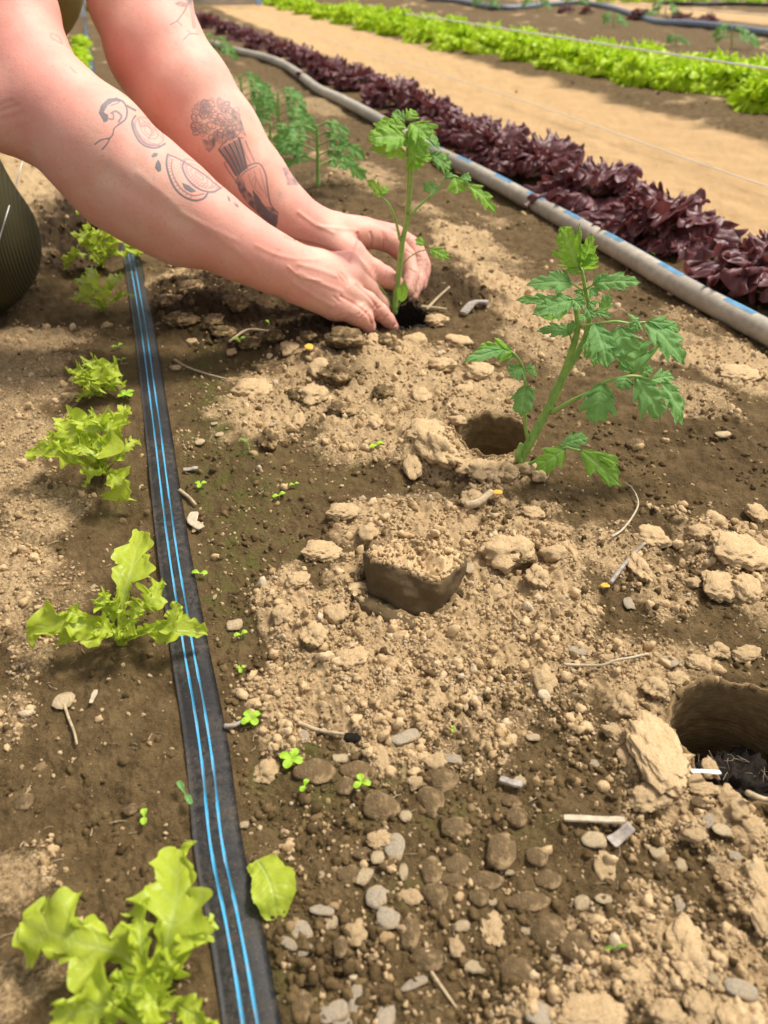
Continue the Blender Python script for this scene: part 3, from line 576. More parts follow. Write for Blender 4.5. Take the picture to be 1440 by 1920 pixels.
string([at(1500, 34, 0.05), at(1440, 29, 0.05), at(1250, 14, 0.05), at(1100, 3, 0.05)], 0.003, 'white string along the far path behind the dark hose')

# ------------------------------------------------------------------ leaves
def curly(name, L, Wf, seed, nu=26, nv=64, mat=None, amp=.24, fr=5.0, curl=.9):
    """fan-shaped lettuce leaf with a ruffled rounded margin; root at the origin, growing along +Y and arching over"""
    u = np.linspace(0, 1, nu) ** 0.75; v = np.linspace(-1, 1, nv); U, V = np.meshgrid(u, v, indexing='ij'); rg = random.Random(seed); ph = rg.uniform(0, 6)
    op = np.clip((U - .15) / .45, 0, 1) ** .8; th = V * (0.12 + (Wf - .12) * op); rag = gn(V * 5 + seed, V * 0 + 2.5, seed)
    rim = 1 + .08 * rag + .07 * gn(V * 13 + seed, V * 0 + 1.5, seed + 1) + .05 * np.abs(np.sin(V * 23 + ph))
    rad = L * U * (1 + (rim - 1) * U ** 3) * (1 - .30 * np.abs(V) ** 3.5 * U); x = rad * np.sin(th); y = rad * np.cos(th)
    e = np.clip((U - .2) / .8, 0, 1); ph2 = ph + 2.0 * gn(V * 3 + seed, V * 0, seed + 2)
    z = L * (.10 * e * gn(V * 2.2 + seed, U * 2, seed + 4) + amp * .75 * e ** 3.2 * np.sin(V * fr * 3.1 + ph2) + amp * .75 * e ** 6 * np.sin(V * fr * 7.7 + ph2 * 3) + .05 * e ** 2 * gn(V * 9, U * 9 + seed, seed + 9))
    x = x + L * amp * .7 * e ** 6 * np.cos(V * fr * 7.7 + ph2 * 3 + .8); y = y + L * amp * .45 * e ** 5 * np.sin(V * fr * 5.3 + ph)
    a = curl * U ** 2.2; c = z + .35 * np.abs(x) * (1 - e) * 1.0 + .16 * L * np.clip(1 - (x / (L * .8)) ** 2, 0, 1) * U * (1 - U) * 0
    yy = y * np.cos(a * .55) + c * np.sin(a); zz = -y * np.sin(a * .55) * .75 + c * np.cos(a) + .12 * y
    k = (V * 4.5 + .5) % 1; sv = np.exp(-((np.minimum(k, 1 - k)) / .10) ** 2) * .5 * (1 - U * .5)
    me = mesh_np(name, np.stack([x, yy, zz], -1).reshape(-1, 3), grid_faces(nu, nv), dict(vein=np.maximum(np.exp(-(x / (.03 * L)) ** 2) * (1 - U), sv).ravel(), edge=U.ravel()))
    me.polygons.foreach_set('use_smooth', np.ones(len(me.polygons), bool))
    if mat: me.materials.append(mat)
    return me
def leaf_vn(name, path, w, seed, prof, nu=40, nv=15, hint=None, roll=0.0, lobes=(0.35, 4.0), ruff=(0.12, 5.0), cup=0.15, sweep=0.25, fine=0.0, veins=6, mat=None, oak=0):
    """frilly leaf as a mesh in the frame of its path; prof(u) half-width 0..1"""
    rng = random.Random(seed); C = catmull(path, nu); u = np.linspace(0, 1, nu); v = np.linspace(-1, 1, nv)
    T = norm(np.gradient(C, axis=0)); hint = np.array(hint if hint is not None else (0, 0, 1), float)
    S = norm(np.cross(T, hint)); N = np.cross(S, T)
    if roll: S, N = S * math.cos(roll) + N * math.sin(roll), N * math.cos(roll) - S * math.sin(roll)
    hw = np.array([prof(x) for x in u]) * w / 2; L = np.linalg.norm(np.diff(C, axis=0), axis=1).sum()
    U, V = np.meshgrid(u, v, indexing='ij'); A = np.abs(V)
    sd = np.where(V < 0, seed * 1.7 + 3, seed * 2.3 + 11)
    lb = gn(U * lobes[1] * 1.3 + sd, np.full_like(U, seed * 0.77), seed) * 1.5 + 0.6 * np.sin(U * lobes[1] * 6.283 + sd * 5)
    l2 = gn(U * lobes[1] * 4 + sd, np.full_like(U, seed * 0.37), seed + 3) if fine else 0
    ed = 1 + A ** 1.5 * (lobes[0] * lb + fine * 1.2 * l2)
    jg = (U * lobes[1] * 3.1 + sd + 0.5 * gn(U * 7, np.full_like(U, seed * .3), seed + 2)) % 1.0
    ed = ed * (1 - A ** 1.5 * (0.10 + fine * 0.9) * np.abs(2 * jg - 1) ** 0.7)
    if oak:
        q = U * oak + np.where(V < 0, .45, 0) + 0.28 * gn(U * 3 + sd, U * 0 + seed * .61, seed + 6); kk = np.floor(q); fr_ = q - kk
        size = 0.72 + 0.42 * np.sin(kk * 2.7 + sd * 3.1); tab = np.abs(np.sin(np.pi * fr_)) ** 0.42
        ed = (0.26 + 0.74 * tab * size) * (1 + 0.16 * A * l2 * 2 + .10 * A * np.sin(U * oak * 17 + sd)); ed = 1 + (ed - 1) * np.clip(A * 1.6 - .15, 0, 1)
    ed = np.clip(ed, 0.14, 1.7)
    wd = hw[:, None] * V * ed
    ph = rng.uniform(0, 6)
    rf = A ** 1.8 * (np.sin(U * ruff[1] * 6.283 + ph + np.where(V < 0, 1.9, 0) + 1.2 * np.sin(U * 9 + ph)) + 0.8 * gn(U * ruff[1] * 2.2 + sd, V * 1.5 + seed, seed + 5))
    if fine: rf = rf + A ** 2.5 * fine * 3.0 * np.sin(U * ruff[1] * 2.3 * 6.283 + ph * 2 + V * 2)
    up_ = ruff[0] * w / 2 * rf * np.minimum(1, hw[:, None] / (w * 0.2)) + cup * A ** 2 * hw[:, None] + 0.05 * w * gn(U * 5 + seed, V * 2.5, seed + 8) * A ** 0.5
    al = sweep * A ** 1.3 * hw[:, None] * (1 + 0.5 * lb * lobes[0])
    P = C[:, None] + S[:, None] * wd[..., None] + N[:, None] * up_[..., None] + T[:, None] * al[..., None]
    mid = np.exp(-(V * hw[:, None] / (0.035 * w + 1e-6)) ** 2) * np.clip(1.1 - U, 0.2, 1)
    k = (U * veins - A * 0.9) % 1.0; sv = np.exp(-((np.minimum(k, 1 - k)) / 0.09) ** 2) * 0.5 * (1 - A * 0.6)
    me = mesh_np(name, P.reshape(-1, 3), grid_faces(nu, nv), dict(vein=np.maximum(mid, sv).ravel(), edge=(np.maximum(A * 0.7, 0) + U * 0.5).ravel()))
    me.polygons.foreach_set('use_smooth', np.ones(len(me.polygons), bool))
    if mat: me.materials.append(mat)
    return me
def prof_let(u):                          # narrow stalk that opens into a rounded blade
    s = 0.16 + 0.84 * min(1, max(0, (u - 0.12) / 0.45)) ** 1.3
    return s * math.sqrt(max(0.0, 1 - max(0, (u - 0.62) / 0.385) ** 2.2))
def prof_fan(u):
    s = 0.13 + 0.87 * min(1, max(0, (u - 0.10) / 0.62)) ** 1.15
    return s * math.sqrt(max(0.0, 1 - max(0, (u - 0.80) / 0.203) ** 2.6))
def prof_paddle(u):
    s = 0.2 + 0.8 * min(1, max(0, (u - 0.2) / 0.4)) ** 1.1
    return s * math.sqrt(max(0.0, 1 - max(0, (u - 0.7) / 0.305) ** 2.0))
def lettuce(label, base, leaves, group=None, mat=None, seed=1, stem=True):
    """leaves: list of (points [(px,py,z)...], width m, lobes, ruffle, extra)"""
    b = gp(*base); root = empty('lettuce', b); tag(root, label, 'lettuce', group)
    for i, lf in enumerate(leaves):
        pts = [Vector((b.x, b.y, b.z + 0.001)) if p is None else at(p[0], p[1], p[2]) for p in lf[0]]
        kw = dict(lobes=(0.55, 3.4), ruff=(0.26, 5.0), cup=0.22, fine=0.16, oak=4.2); kw.update(lf[2] if len(lf) > 2 else {})
        h = (UP * 0.75 - HEAD * 0.5)
        child('leaf', leaf_vn('leaf', pts, lf[1], seed * 31 + i, kw.pop('prof', prof_let), nu=kw.pop('nu', 84), nv=kw.pop('nv', 21), hint=tuple(kw.pop('hint', h)), **kw), root, mat or M_LET)
    if stem:
        child('stem', tube_mesh('stem', [b - UP * 0.006, b + UP * 0.006], [0.004, 0.003], 6, 8), root, M_LET)
    return root
GL = 'young green lettuces beside the drip tape'
B = None
lettuce('large light green lettuce in the near left corner', (300, 1850), [
    ([B, (230, 1790, .022), (140, 1765, .030), (42, 1725, .024)], 0.038, dict(cup=-0.05, oak=4.6, ruff=(.16, 4))),
    ([B, (310, 1780, .026), (330, 1690, .034), (335, 1592, .022)], 0.036, dict(oak=3.4, ruff=(.14, 3))),
    ([B, (335, 1800, .022), (365, 1745, .030), (398, 1750, .022)], 0.016, dict(oak=2.5)),
    ([B, (270, 1800, .030), (262, 1740, .038), (252, 1700, .030)], 0.018, dict(oak=3)),
    ([B, (250, 1870, .026), (180, 1890, .034), (100, 1908, .026)], 0.026, dict(ruff=(.3, 6))),
    ([B, (290, 1885, .028), (265, 1925, .034), (220, 1970, .024)], 0.028, dict(ruff=(.3, 6))),
    ([B, (330, 1880, .018), (365, 1905, .020), (388, 1930, .012)], 0.014, {}),
    ([B, (285, 1850, .034), (250, 1845, .044), (215, 1855, .044)], 0.017, dict(ruff=(.5, 7), fine=.3)),
    ([B, (300, 1835, .034), (312, 1810, .044), (328, 1800, .044)], 0.015, dict(ruff=(.5, 7), fine=.3)),
    ([B, (300, 1865, .034), (290, 1875, .044), (255, 1890, .048)], 0.017, dict(ruff=(.5, 7), fine=.3))], GL, seed=2)
lettuce('ragged lettuce whose right leaf lies across the drip tape', (228, 1205), [
    ([B, (190, 1180, .018), (125, 1168, .030), (50, 1190, .020)], 0.024, dict(lobes=(.35, 3), ruff=(.25, 3.5), prof=prof_paddle)),
    ([B, (205, 1190, .012), (150, 1190, .020), (110, 1195, .016)], 0.018, dict(lobes=(.6, 3))),
    ([B, (232, 1120, .026), (250, 1060, .036), (262, 996, .030)], 0.031, dict(lobes=(.85, 1.9), ruff=(.10, 3), fine=.1)),
    ([B, (260, 1150, .022), (290, 1120, .030), (298, 1092, .026)], 0.022, dict(lobes=(.4, 3))),
    ([B, (270, 1185, .014), (325, 1180, .024), (388, 1186, .016)], 0.019, dict(lobes=(.45, 2.4), ruff=(.28, 3), prof=prof_paddle)),
    ([B, (275, 1180, .018), (318, 1168, .030), (334, 1130, .040)], 0.014, dict(lobes=(.2, 2), prof=prof_paddle)),
    ([B, (205, 1150, .028), (195, 1130, .036), (185, 1120, .036)], 0.017, dict(ruff=(.4, 5))),
    ([B, (220, 1150, .026), (215, 1130, .036), (212, 1126, .036)], 0.015, dict(ruff=(.4, 5))),
    ([B, (245, 1160, .026), (262, 1140, .034), (270, 1130, .036)], 0.016, dict(ruff=(.4, 6), fine=.3)),
    ([B, (240, 1185, .016), (235, 1190, .026), (228, 1192, .03)], 0.013, dict(ruff=(.4, 6), fine=.3)),
    ([B, (170, 1160, .024), (140, 1150, .034), (125, 1145, .036)], 0.013, dict(ruff=(.4, 4))),
    ([B, (215, 1185, .02), (195, 1180, .03), (180, 1178, .03)], 0.016, dict(ruff=(.4, 5)))], GL, seed=3)
lettuce('full lettuce with a broad flat leaf hanging toward the camera', (192, 885), [
    ([B, (150, 862, .022), (105, 850, .034), (52, 846, .028)], 0.026, dict(lobes=(.4, 3))),
    ([B, (165, 840, .030), (135, 805, .045), (120, 785, .042)], 0.034, dict(ruff=(.25, 5))),
    ([B, (180, 830, .035), (170, 795, .050), (165, 778, .046)], 0.032, dict(ruff=(.3, 6))),
    ([B, (200, 830, .035), (205, 800, .048), (200, 785, .046)], 0.030, dict(ruff=(.3, 6))),
    ([B, (215, 825, .034), (225, 790, .045), (232, 762, .040)], 0.022, dict(lobes=(.5, 3))),
    ([B, (222, 858, .018), (240, 838, .026), (258, 826, .024)], 0.015, {}),
    ([B, (212, 890, .018), (222, 905, .020), (232, 938, .004)], 0.033, dict(lobes=(.3, 1.6), prof=prof_paddle, ruff=(.08, 3))),
    ([B, (185, 880, .02), (170, 890, .024), (160, 905, .014)], 0.018, {}),
    ([B, (175, 850, .03), (155, 840, .040), (140, 835, .042)], 0.026, dict(ruff=(.4, 6), fine=.3)),
    ([B, (195, 850, .03), (195, 840, .044), (190, 838, .046)], 0.026, dict(ruff=(.4, 6), fine=.3)),
    ([B, (140, 860, .03), (110, 830, .036), (90, 815, .034)], 0.020, {})], GL, seed=4)
lettuce('small tightly frilled lettuce above a tiny weed by the tape', (185, 738), [
    ([B, (165, 720, .018), (150, 700, .03), (142, 690, .026)], 0.024, dict(ruff=(.35, 5))),
    ([B, (180, 712, .022), (178, 690, .036), (172, 674, .032)], 0.026, dict(ruff=(.35, 5))),
    ([B, (195, 712, .022), (205, 695, .032), (212, 680, .028)], 0.024, dict(ruff=(.35, 5))),
    ([B, (205, 725, .016), (218, 716, .02), (228, 716, .018)], 0.022, {}),
    ([B, (175, 738, .012), (160, 738, .014), (148, 742, .006)], 0.018, {}),
    ([B, (188, 722, .024), (185, 712, .036), (180, 705, .038)], 0.024, dict(ruff=(.45, 6), fine=.3)),
    ([B, (175, 722, .024), (165, 708, .032), (160, 700, .036)], 0.022, dict(ruff=(.45, 6), fine=.3))], GL, seed=5)
lettuce('star shaped young lettuce touching the tape in front of the arm', (193, 582), [
    ([B, (175, 555, .03), (160, 530, .040), (150, 522, .034)], 0.024, dict(lobes=(.6, 2.4))),
    ([B, (182, 545, .036), (175, 520, .050), (170, 502, .046)], 0.022, dict(lobes=(.6, 2.4))),
    ([B, (205, 550, .03), (215, 530, .042), (222, 516, .036)], 0.024, dict(lobes=(.5, 2.4))),
    ([B, (215, 562, .02), (230, 552, .026), (243, 552, .022)], 0.020, {}),
    ([B, (170, 568, .016), (155, 558, .022), (146, 550, .02)], 0.022, {}),
    ([B, (192, 560, .03), (192, 548, .042), (192, 538, .044)], 0.024, dict(ruff=(.4, 5)))], GL, seed=6)
lettuce('darker frilly lettuce half shaded under the forearm', (188, 492), [
    ([B, (165, 478, .02), (140, 480, .026), (122, 500, .012)], 0.028, dict(lobes=(.5, 2.6))),
    ([B, (172, 462, .036), (160, 442, .052), (150, 438, .048)], 0.036, dict(ruff=(.3, 5))),
    ([B, (190, 460, .036), (190, 440, .052), (185, 434, .05)], 0.036, dict(ruff=(.3, 5))),
    ([B, (205, 465, .03), (215, 445, .046), (222, 436, .044)], 0.034, dict(ruff=(.3, 5))),
    ([B, (205, 480, .02), (222, 472, .026), (234, 478, .016)], 0.028, {}),
    ([B, (188, 474, .03), (180, 465, .04), (175, 460, .044)], 0.03, dict(ruff=(.4, 6)))], GL, seed=7)
lettuce('pale lettuce partly hidden behind the near forearm', (175, 415), [
    ([B, (165, 402, .02), (158, 396, .03), (152, 396, .024)], 0.026, {}), ([B, (182, 402, .02), (192, 400, .03), (202, 410, .01)], 0.026, {}), ([B, (175, 400, .03), (174, 390, .04), (172, 386, .04)], 0.03, dict(ruff=(.4, 6)))], GL, seed=8)
lettuce('small curly lettuce right of the tape under the forearm', (258, 482), [
    ([B, (262, 474, .02), (270, 466, .024), (278, 468, .014)], 0.024, {}), ([B, (252, 470, .02), (246, 462, .03), (243, 458, .028)], 0.026, {}), ([B, (258, 472, .02), (258, 464, .03), (260, 460, .03)], 0.026, dict(ruff=(.4, 6)))], GL, seed=9)
# loose leaf right of the tape
b = gp(500, 1700); root = tag(empty('lettuce_leaf', b), 'single lettuce leaf lying just right of the drip tape', 'leaf')
child('blade', leaf_vn('blade', [at(482, 1612, .004), at(500, 1640, .010), at(512, 1675, .011), at(520, 1722, .003)], 0.0150, 77, lambda u: 0.25 + 0.9 * math.sqrt(max(0, 1 - (abs(u - 0.42) / 0.6) ** 2.4)) if u < 0.98 else .2,
    50, 19, tuple(UP), 0.0, (0.30, 1.2), (0.10, 2.0), 0.0, 0.1, 0.0), root, M_LET)
child('midrib', tube_mesh('midrib', [at(482, 1614, .0035), at(500, 1641, .0095), at(512, 1675, .0105), at(517, 1700, .005)], [.0005, .0003], 20, 6), root, M_LET)

# ------------------------------------------------------------------ lettuce heads in rows: shared leaves, each head a thing
def bank(pref, n, mat, length, width, prof, curl, lob, ruf, fine, nu=40, nv=15, cup=.2, oak=0):
    out = []
    for i in range(n):
        rr_ = random.Random(i * 7 + 3); l = length * rr_.uniform(.85, 1.15)
        c = curl * rr_.uniform(.6, 1.4)
        pts = [(0, 0, 0), (0, l * .30, l * .12), (0, l * .66, l * (.18 - c * .1)), (0, l * (.95 - c * .12), l * (.10 - c * .35))]
        out.append(leaf_vn('leaf', pts, width * rr_.uniform(.85, 1.15), i * 13 + 7, prof, nu, nv, (0, -.3, 1), 0, lob, ruf, cup, .3, fine, 6, mat, oak * rr_.uniform(.85, 1.2)))
    return out
REDB = [curly('leaf', .082 * (1 + .10 * (i % 3 - 1)), .78 + .12 * (i % 3), i * 5 + 3, 30, 110, M_RED, .15, 4.2 + .7 * (i % 2), .8) for i in range(7)]
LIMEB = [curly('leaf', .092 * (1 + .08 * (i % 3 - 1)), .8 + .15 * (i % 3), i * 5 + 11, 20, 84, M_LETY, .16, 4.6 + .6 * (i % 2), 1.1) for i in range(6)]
FARB = bank('far', 3, M_LET, 0.10, 0.08, prof_let, 0.8, (0.2, 4), (0.3, 5), 0.2, 24, 9)
def head(label, p, s, leaves, cat='lettuce', group=None, n=14, seed=0, tilt0=12, tilt1=78, name='lettuce'):
    r_ = random.Random(seed); root = empty(name, p); tag(root, label, cat, group)
    for i in range(n):
        f = i / (n - 1); el = math.radians(tilt1 + (tilt0 - tilt1) * f ** 0.8 + r_.uniform(-9, 9))
        o = bpy.data.objects.new('leaf', r_.choice(leaves)); COL.objects.link(o); o.parent = root
        a = i * 2.39996 + r_.uniform(-.3, .3); k = s * (0.66 + 0.36 * f) * r_.uniform(.88, 1.12)
        o.rotation_euler = (Matrix.Rotation(a, 3, 'Z') @ Matrix.Rotation(el, 3, 'X') @ Matrix.Rotation(r_.uniform(-.25, .25), 3, 'Y')).to_euler(); o.scale = (k, k, k)
        o.location = (-math.sin(a) * 0.008 * f, math.cos(a) * 0.008 * f, 0.004 + 0.01 * (1 - f))
    return root
ORD = ['nearest', 'second', 'third', 'fourth', 'fifth', 'sixth', 'seventh', 'eighth', 'ninth', 'tenth', 'eleventh', 'twelfth', 'thirteenth', 'fourteenth', 'fifteenth', 'sixteenth', 'seventeenth', 'eighteenth', 'nineteenth', 'twentieth', 'twenty-first', 'twenty-second', 'twenty-third', 'twenty-fourth', 'twenty-fifth', 'twenty-sixth', 'twenty-seventh', 'twenty-eighth']
REDH = [(1440, 540, 1.1, 0), (1232, 452, 1.0, 0), (1112, 378, 1.22, 0), (1012, 330, .85, 0), (935, 294, .98, 0), (875, 262, .90, 0), (800, 228, 1.0, 0), (738, 192, 1.0, 0), (672, 166, 1.0, 0), (620, 146, 1.0, 0), (572, 124, 1.0, 0), (530, 106, 1.0, 0), (492, 90, 1.0, 0), (458, 76, 1, 0), (428, 64, 1, 0), (400, 53, 1, 0), (376, 44, 1, 0)]
for i, (px, py, s, _) in enumerate(REDH):
    lab = ['dark red lettuce cut off by the right edge of the photograph', 'loose low red lettuce with a leaf reaching right across the soil', 'tallest and widest red lettuce, opposite the standing tomato seedling'][i] if i < 3 else '%s dark red lettuce of its row, counted from the right edge' % ORD[i]
    head(lab, gp(px, py), s * R.uniform(1.02, 1.22), REDB, group='dark red lettuces between the hose and the path', n=14 if i < 5 else 13, seed=i + 40, tilt0=2, tilt1=66)
GH = [(1452, 205, 1), (1372, 178, 1), (1290, 172, 1.0), (1215, 160, 1.0), (1140, 142, 1.05), (1065, 130, 1.0), (990, 116, 1.0), (925, 103, 1.0), (862, 92, 1.05), (802, 78, 1.0), (748, 66, 1.0), (700, 56, 1.0), (656, 47, 1.0), (616, 38, 1.0), (580, 29, 1), (548, 21, 1), (520, 14, 1), (497, 8, 1)]
for i, (px, py, s) in enumerate(GH):
    p = gp(px, py - 4)
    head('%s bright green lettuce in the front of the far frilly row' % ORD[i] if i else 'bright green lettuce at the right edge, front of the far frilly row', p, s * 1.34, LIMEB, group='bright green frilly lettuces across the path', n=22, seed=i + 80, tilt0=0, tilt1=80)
    if i < 14:
        q = Vector((p.x + 0.20, p.y + 0.12, 0)); q.z = hgt(q.x, q.y)
        head('bright green lettuce in the rear of the far frilly row, behind the %s front one' % ORD[i], q, s * 1.24, LIMEB, group='bright green frilly lettuces across the path', n=16, seed=i + 120, tilt0=6, tilt1=80)
for i, y in enumerate(np.arange(2.9, 4.9, 0.30)):
    p = Vector((-0.105 + 0.01 * math.sin(i * 3), y, 0)); p.z = hgt(p.x, p.y)
    head('%s pale lettuce seen in the gap between the two upper arms' % ORD[i] if i else 'nearest pale lettuce seen in the gap between the two upper arms', p, 0.50, LIMEB, group='pale lettuces between the arms', n=10, seed=i + 200, tilt0=8)
for i, (px, py) in enumerate([(1060, 26), (1100, 27), (1195, 38), (1276, 42), (1326, 47)]):
    head(['dark red lettuce at the bend of the far hose', 'second red lettuce from the bend of the far hose', 'fullest of the small red lettuces along the far hose', 'small red lettuce before the last two along the far hose', 'rightmost small red lettuce on the far hose'][i], gp(px, py), (.7, .6, 1.0, .9, 1.0)[i], REDB, group='small red lettuces along the far hose', n=9, seed=i + 230)
for i, px in enumerate([1135, 1180, 1225, 1265, 1312, 1366, 1414]):
    head('%s small green lettuce from the right along the thin black pipe' % ORD[6 - i] if i < 6 else 'rightmost small green lettuce along the thin black pipe', gp(px, 3 + i), 0.95, LIMEB, group='small green lettuces at the far top right', n=9, seed=i + 250)

# ------------------------------------------------------------------ tomato leaves
def leaflet(name, base, tip, w, seed, mat, hint=None, sag=0.10, teeth=3, lobe=0.45, fold=0.18, nu=30, nv=13, twist=0.0):
    base = np.array(base); tip = np.array(tip); L = np.linalg.norm(tip - base); rng = random.Random(seed)
    hint = np.array(hint if hint is not None else tuple((UP * 0.62 - HEAD * 0.62 + rtv * rng.uniform(-.3, .3))), float)
    u = np.linspace(0, 1, nu); T0 = (tip - base) / L; S0 = np.cross(T0, hint); S0 /= np.linalg.norm(S0); N0 = np.cross(S0, T0)
    C = base + T0 * L * u[:, None] + N0 * (sag * L * 4 * u * (1 - u))[:, None]
    T = norm(np.gradient(C, axis=0)); tw = twist * u; S = S0 * np.cos(tw)[:, None] + N0 * np.sin(tw)[:, None]; N = np.cross(S, T)
    U, V = np.meshgrid(u, np.linspace(-1, 1, nv), indexing='ij'); A = np.abs(V)
    shp = np.clip(np.sin(np.pi * np.clip(U, 0, 1) ** 0.72), 0, 1) ** 0.75 * (1 - 0.15 * U)
    k = (U * teeth + rng.uniform(0, .2) + np.where(V < 0, 0.12, 0)) % 1.0
    saw = np.where(k < 0.75, k / 0.75, (1 - k) / 0.25)
    k2 = (U * teeth * 2.6 + .3) % 1.0; saw2 = np.where(k2 < .7, k2 / .7, (1 - k2) / .3)
    hw = w / 2 * shp * (1 - lobe * (1 - saw) * np.clip(A * 1.6 - .35, 0, 1) - 0.14 * (1 - saw2) * A ** 2)
    wd = V * hw; al = 0.42 * A * hw * (0.6 + saw) * np.clip((1 - U) * 2.5, 0, 1)
    vv = (U * teeth * 1.6 - A * 0.55) % 1.0; sv = np.exp(-((np.minimum(vv, 1 - vv)) / 0.13) ** 2)
    up_ = fold * np.abs(wd) * 1.0 - 0.035 * w * sv * np.clip(A * 3, 0, 1) - 0.5 * np.abs(wd) ** 2 / w + 0.05 * w * gn(U * 4 + seed, V * 2, seed)
    P = C[:, None] + S[:, None] * wd[..., None] + N[:, None] * up_[..., None] + T[:, None] * al[..., None]
    mid = np.exp(-(wd / (0.03 * w)) ** 2)
    me = mesh_np(name, P.reshape(-1, 3), grid_faces(nu, nv), dict(vein=np.clip(np.maximum(mid, sv * .55), 0, 1).ravel(), edge=A.ravel()))
    return me
def stalk(name, root, pts, r0, r1, parent=None, mat=None, hairs=True):
    return child(name, tube_mesh(name, pts, [r0, r1], None, 9), root, mat or M_STEM)

def tomato(label, base_px, D, stems, leaves, cat='tomato plant', group=None, seed=1, lm=None):
    """stems: (name, [(px,py,dD)...], r0, r1); leaves: (stalk pts, r, [leaflets (bx,by,db, tx,ty,dt, width px, material key, opts)])"""
    b = gp(*base_px) if D is None else vp(*base_px, D); D = b.dot(HEAD) if D is None else D
    root = tag(empty('tomato_plant', b), label, cat, group)
    q = lambda p: vp(p[0], p[1], D + (p[2] if len(p) > 2 else 0))
    MM = dict(g=M_TOM, y=M_TOMY, f=M_TOMB)
    for nm, pts, r0, r1 in stems: stalk(nm, root, [q(p) for p in pts], r0, r1)
    for li, (st, r, lfs) in enumerate(leaves):
        me = tube_mesh('leaf', [q(p) for p in st], [r, r * 0.6], None, 7) if st else tube_mesh('leaf', [q(lfs[0][:3]), q(lfs[0][:3]) + UP * .002], [.0006, .0006], 3, 5)
        lo = child('leaf', me, root, M_STEM)
        for k, lf in enumerate(lfs):
            bx, by, db, tx, ty, dt, wpx, mk = lf[:8]; kw = dict(lf[8]) if len(lf) > 8 else {}
            a = q((bx, by, db)); c = q((tx, ty, dt)); sc = F / ((a + c) / 2 - CAMP).dot(fwv)
            m_ = leaflet('leaflet', a, c, wpx / sc * (1.66 if seed == 1 else 1.75 if seed == 2 else 1.3), seed * 97 + li * 11 + k, MM[mk], **kw)
            link('leaflet', m_, lo, MM[mk])
    return root
BH_ = tuple(-HEAD * 0.8 + UP * 0.5)
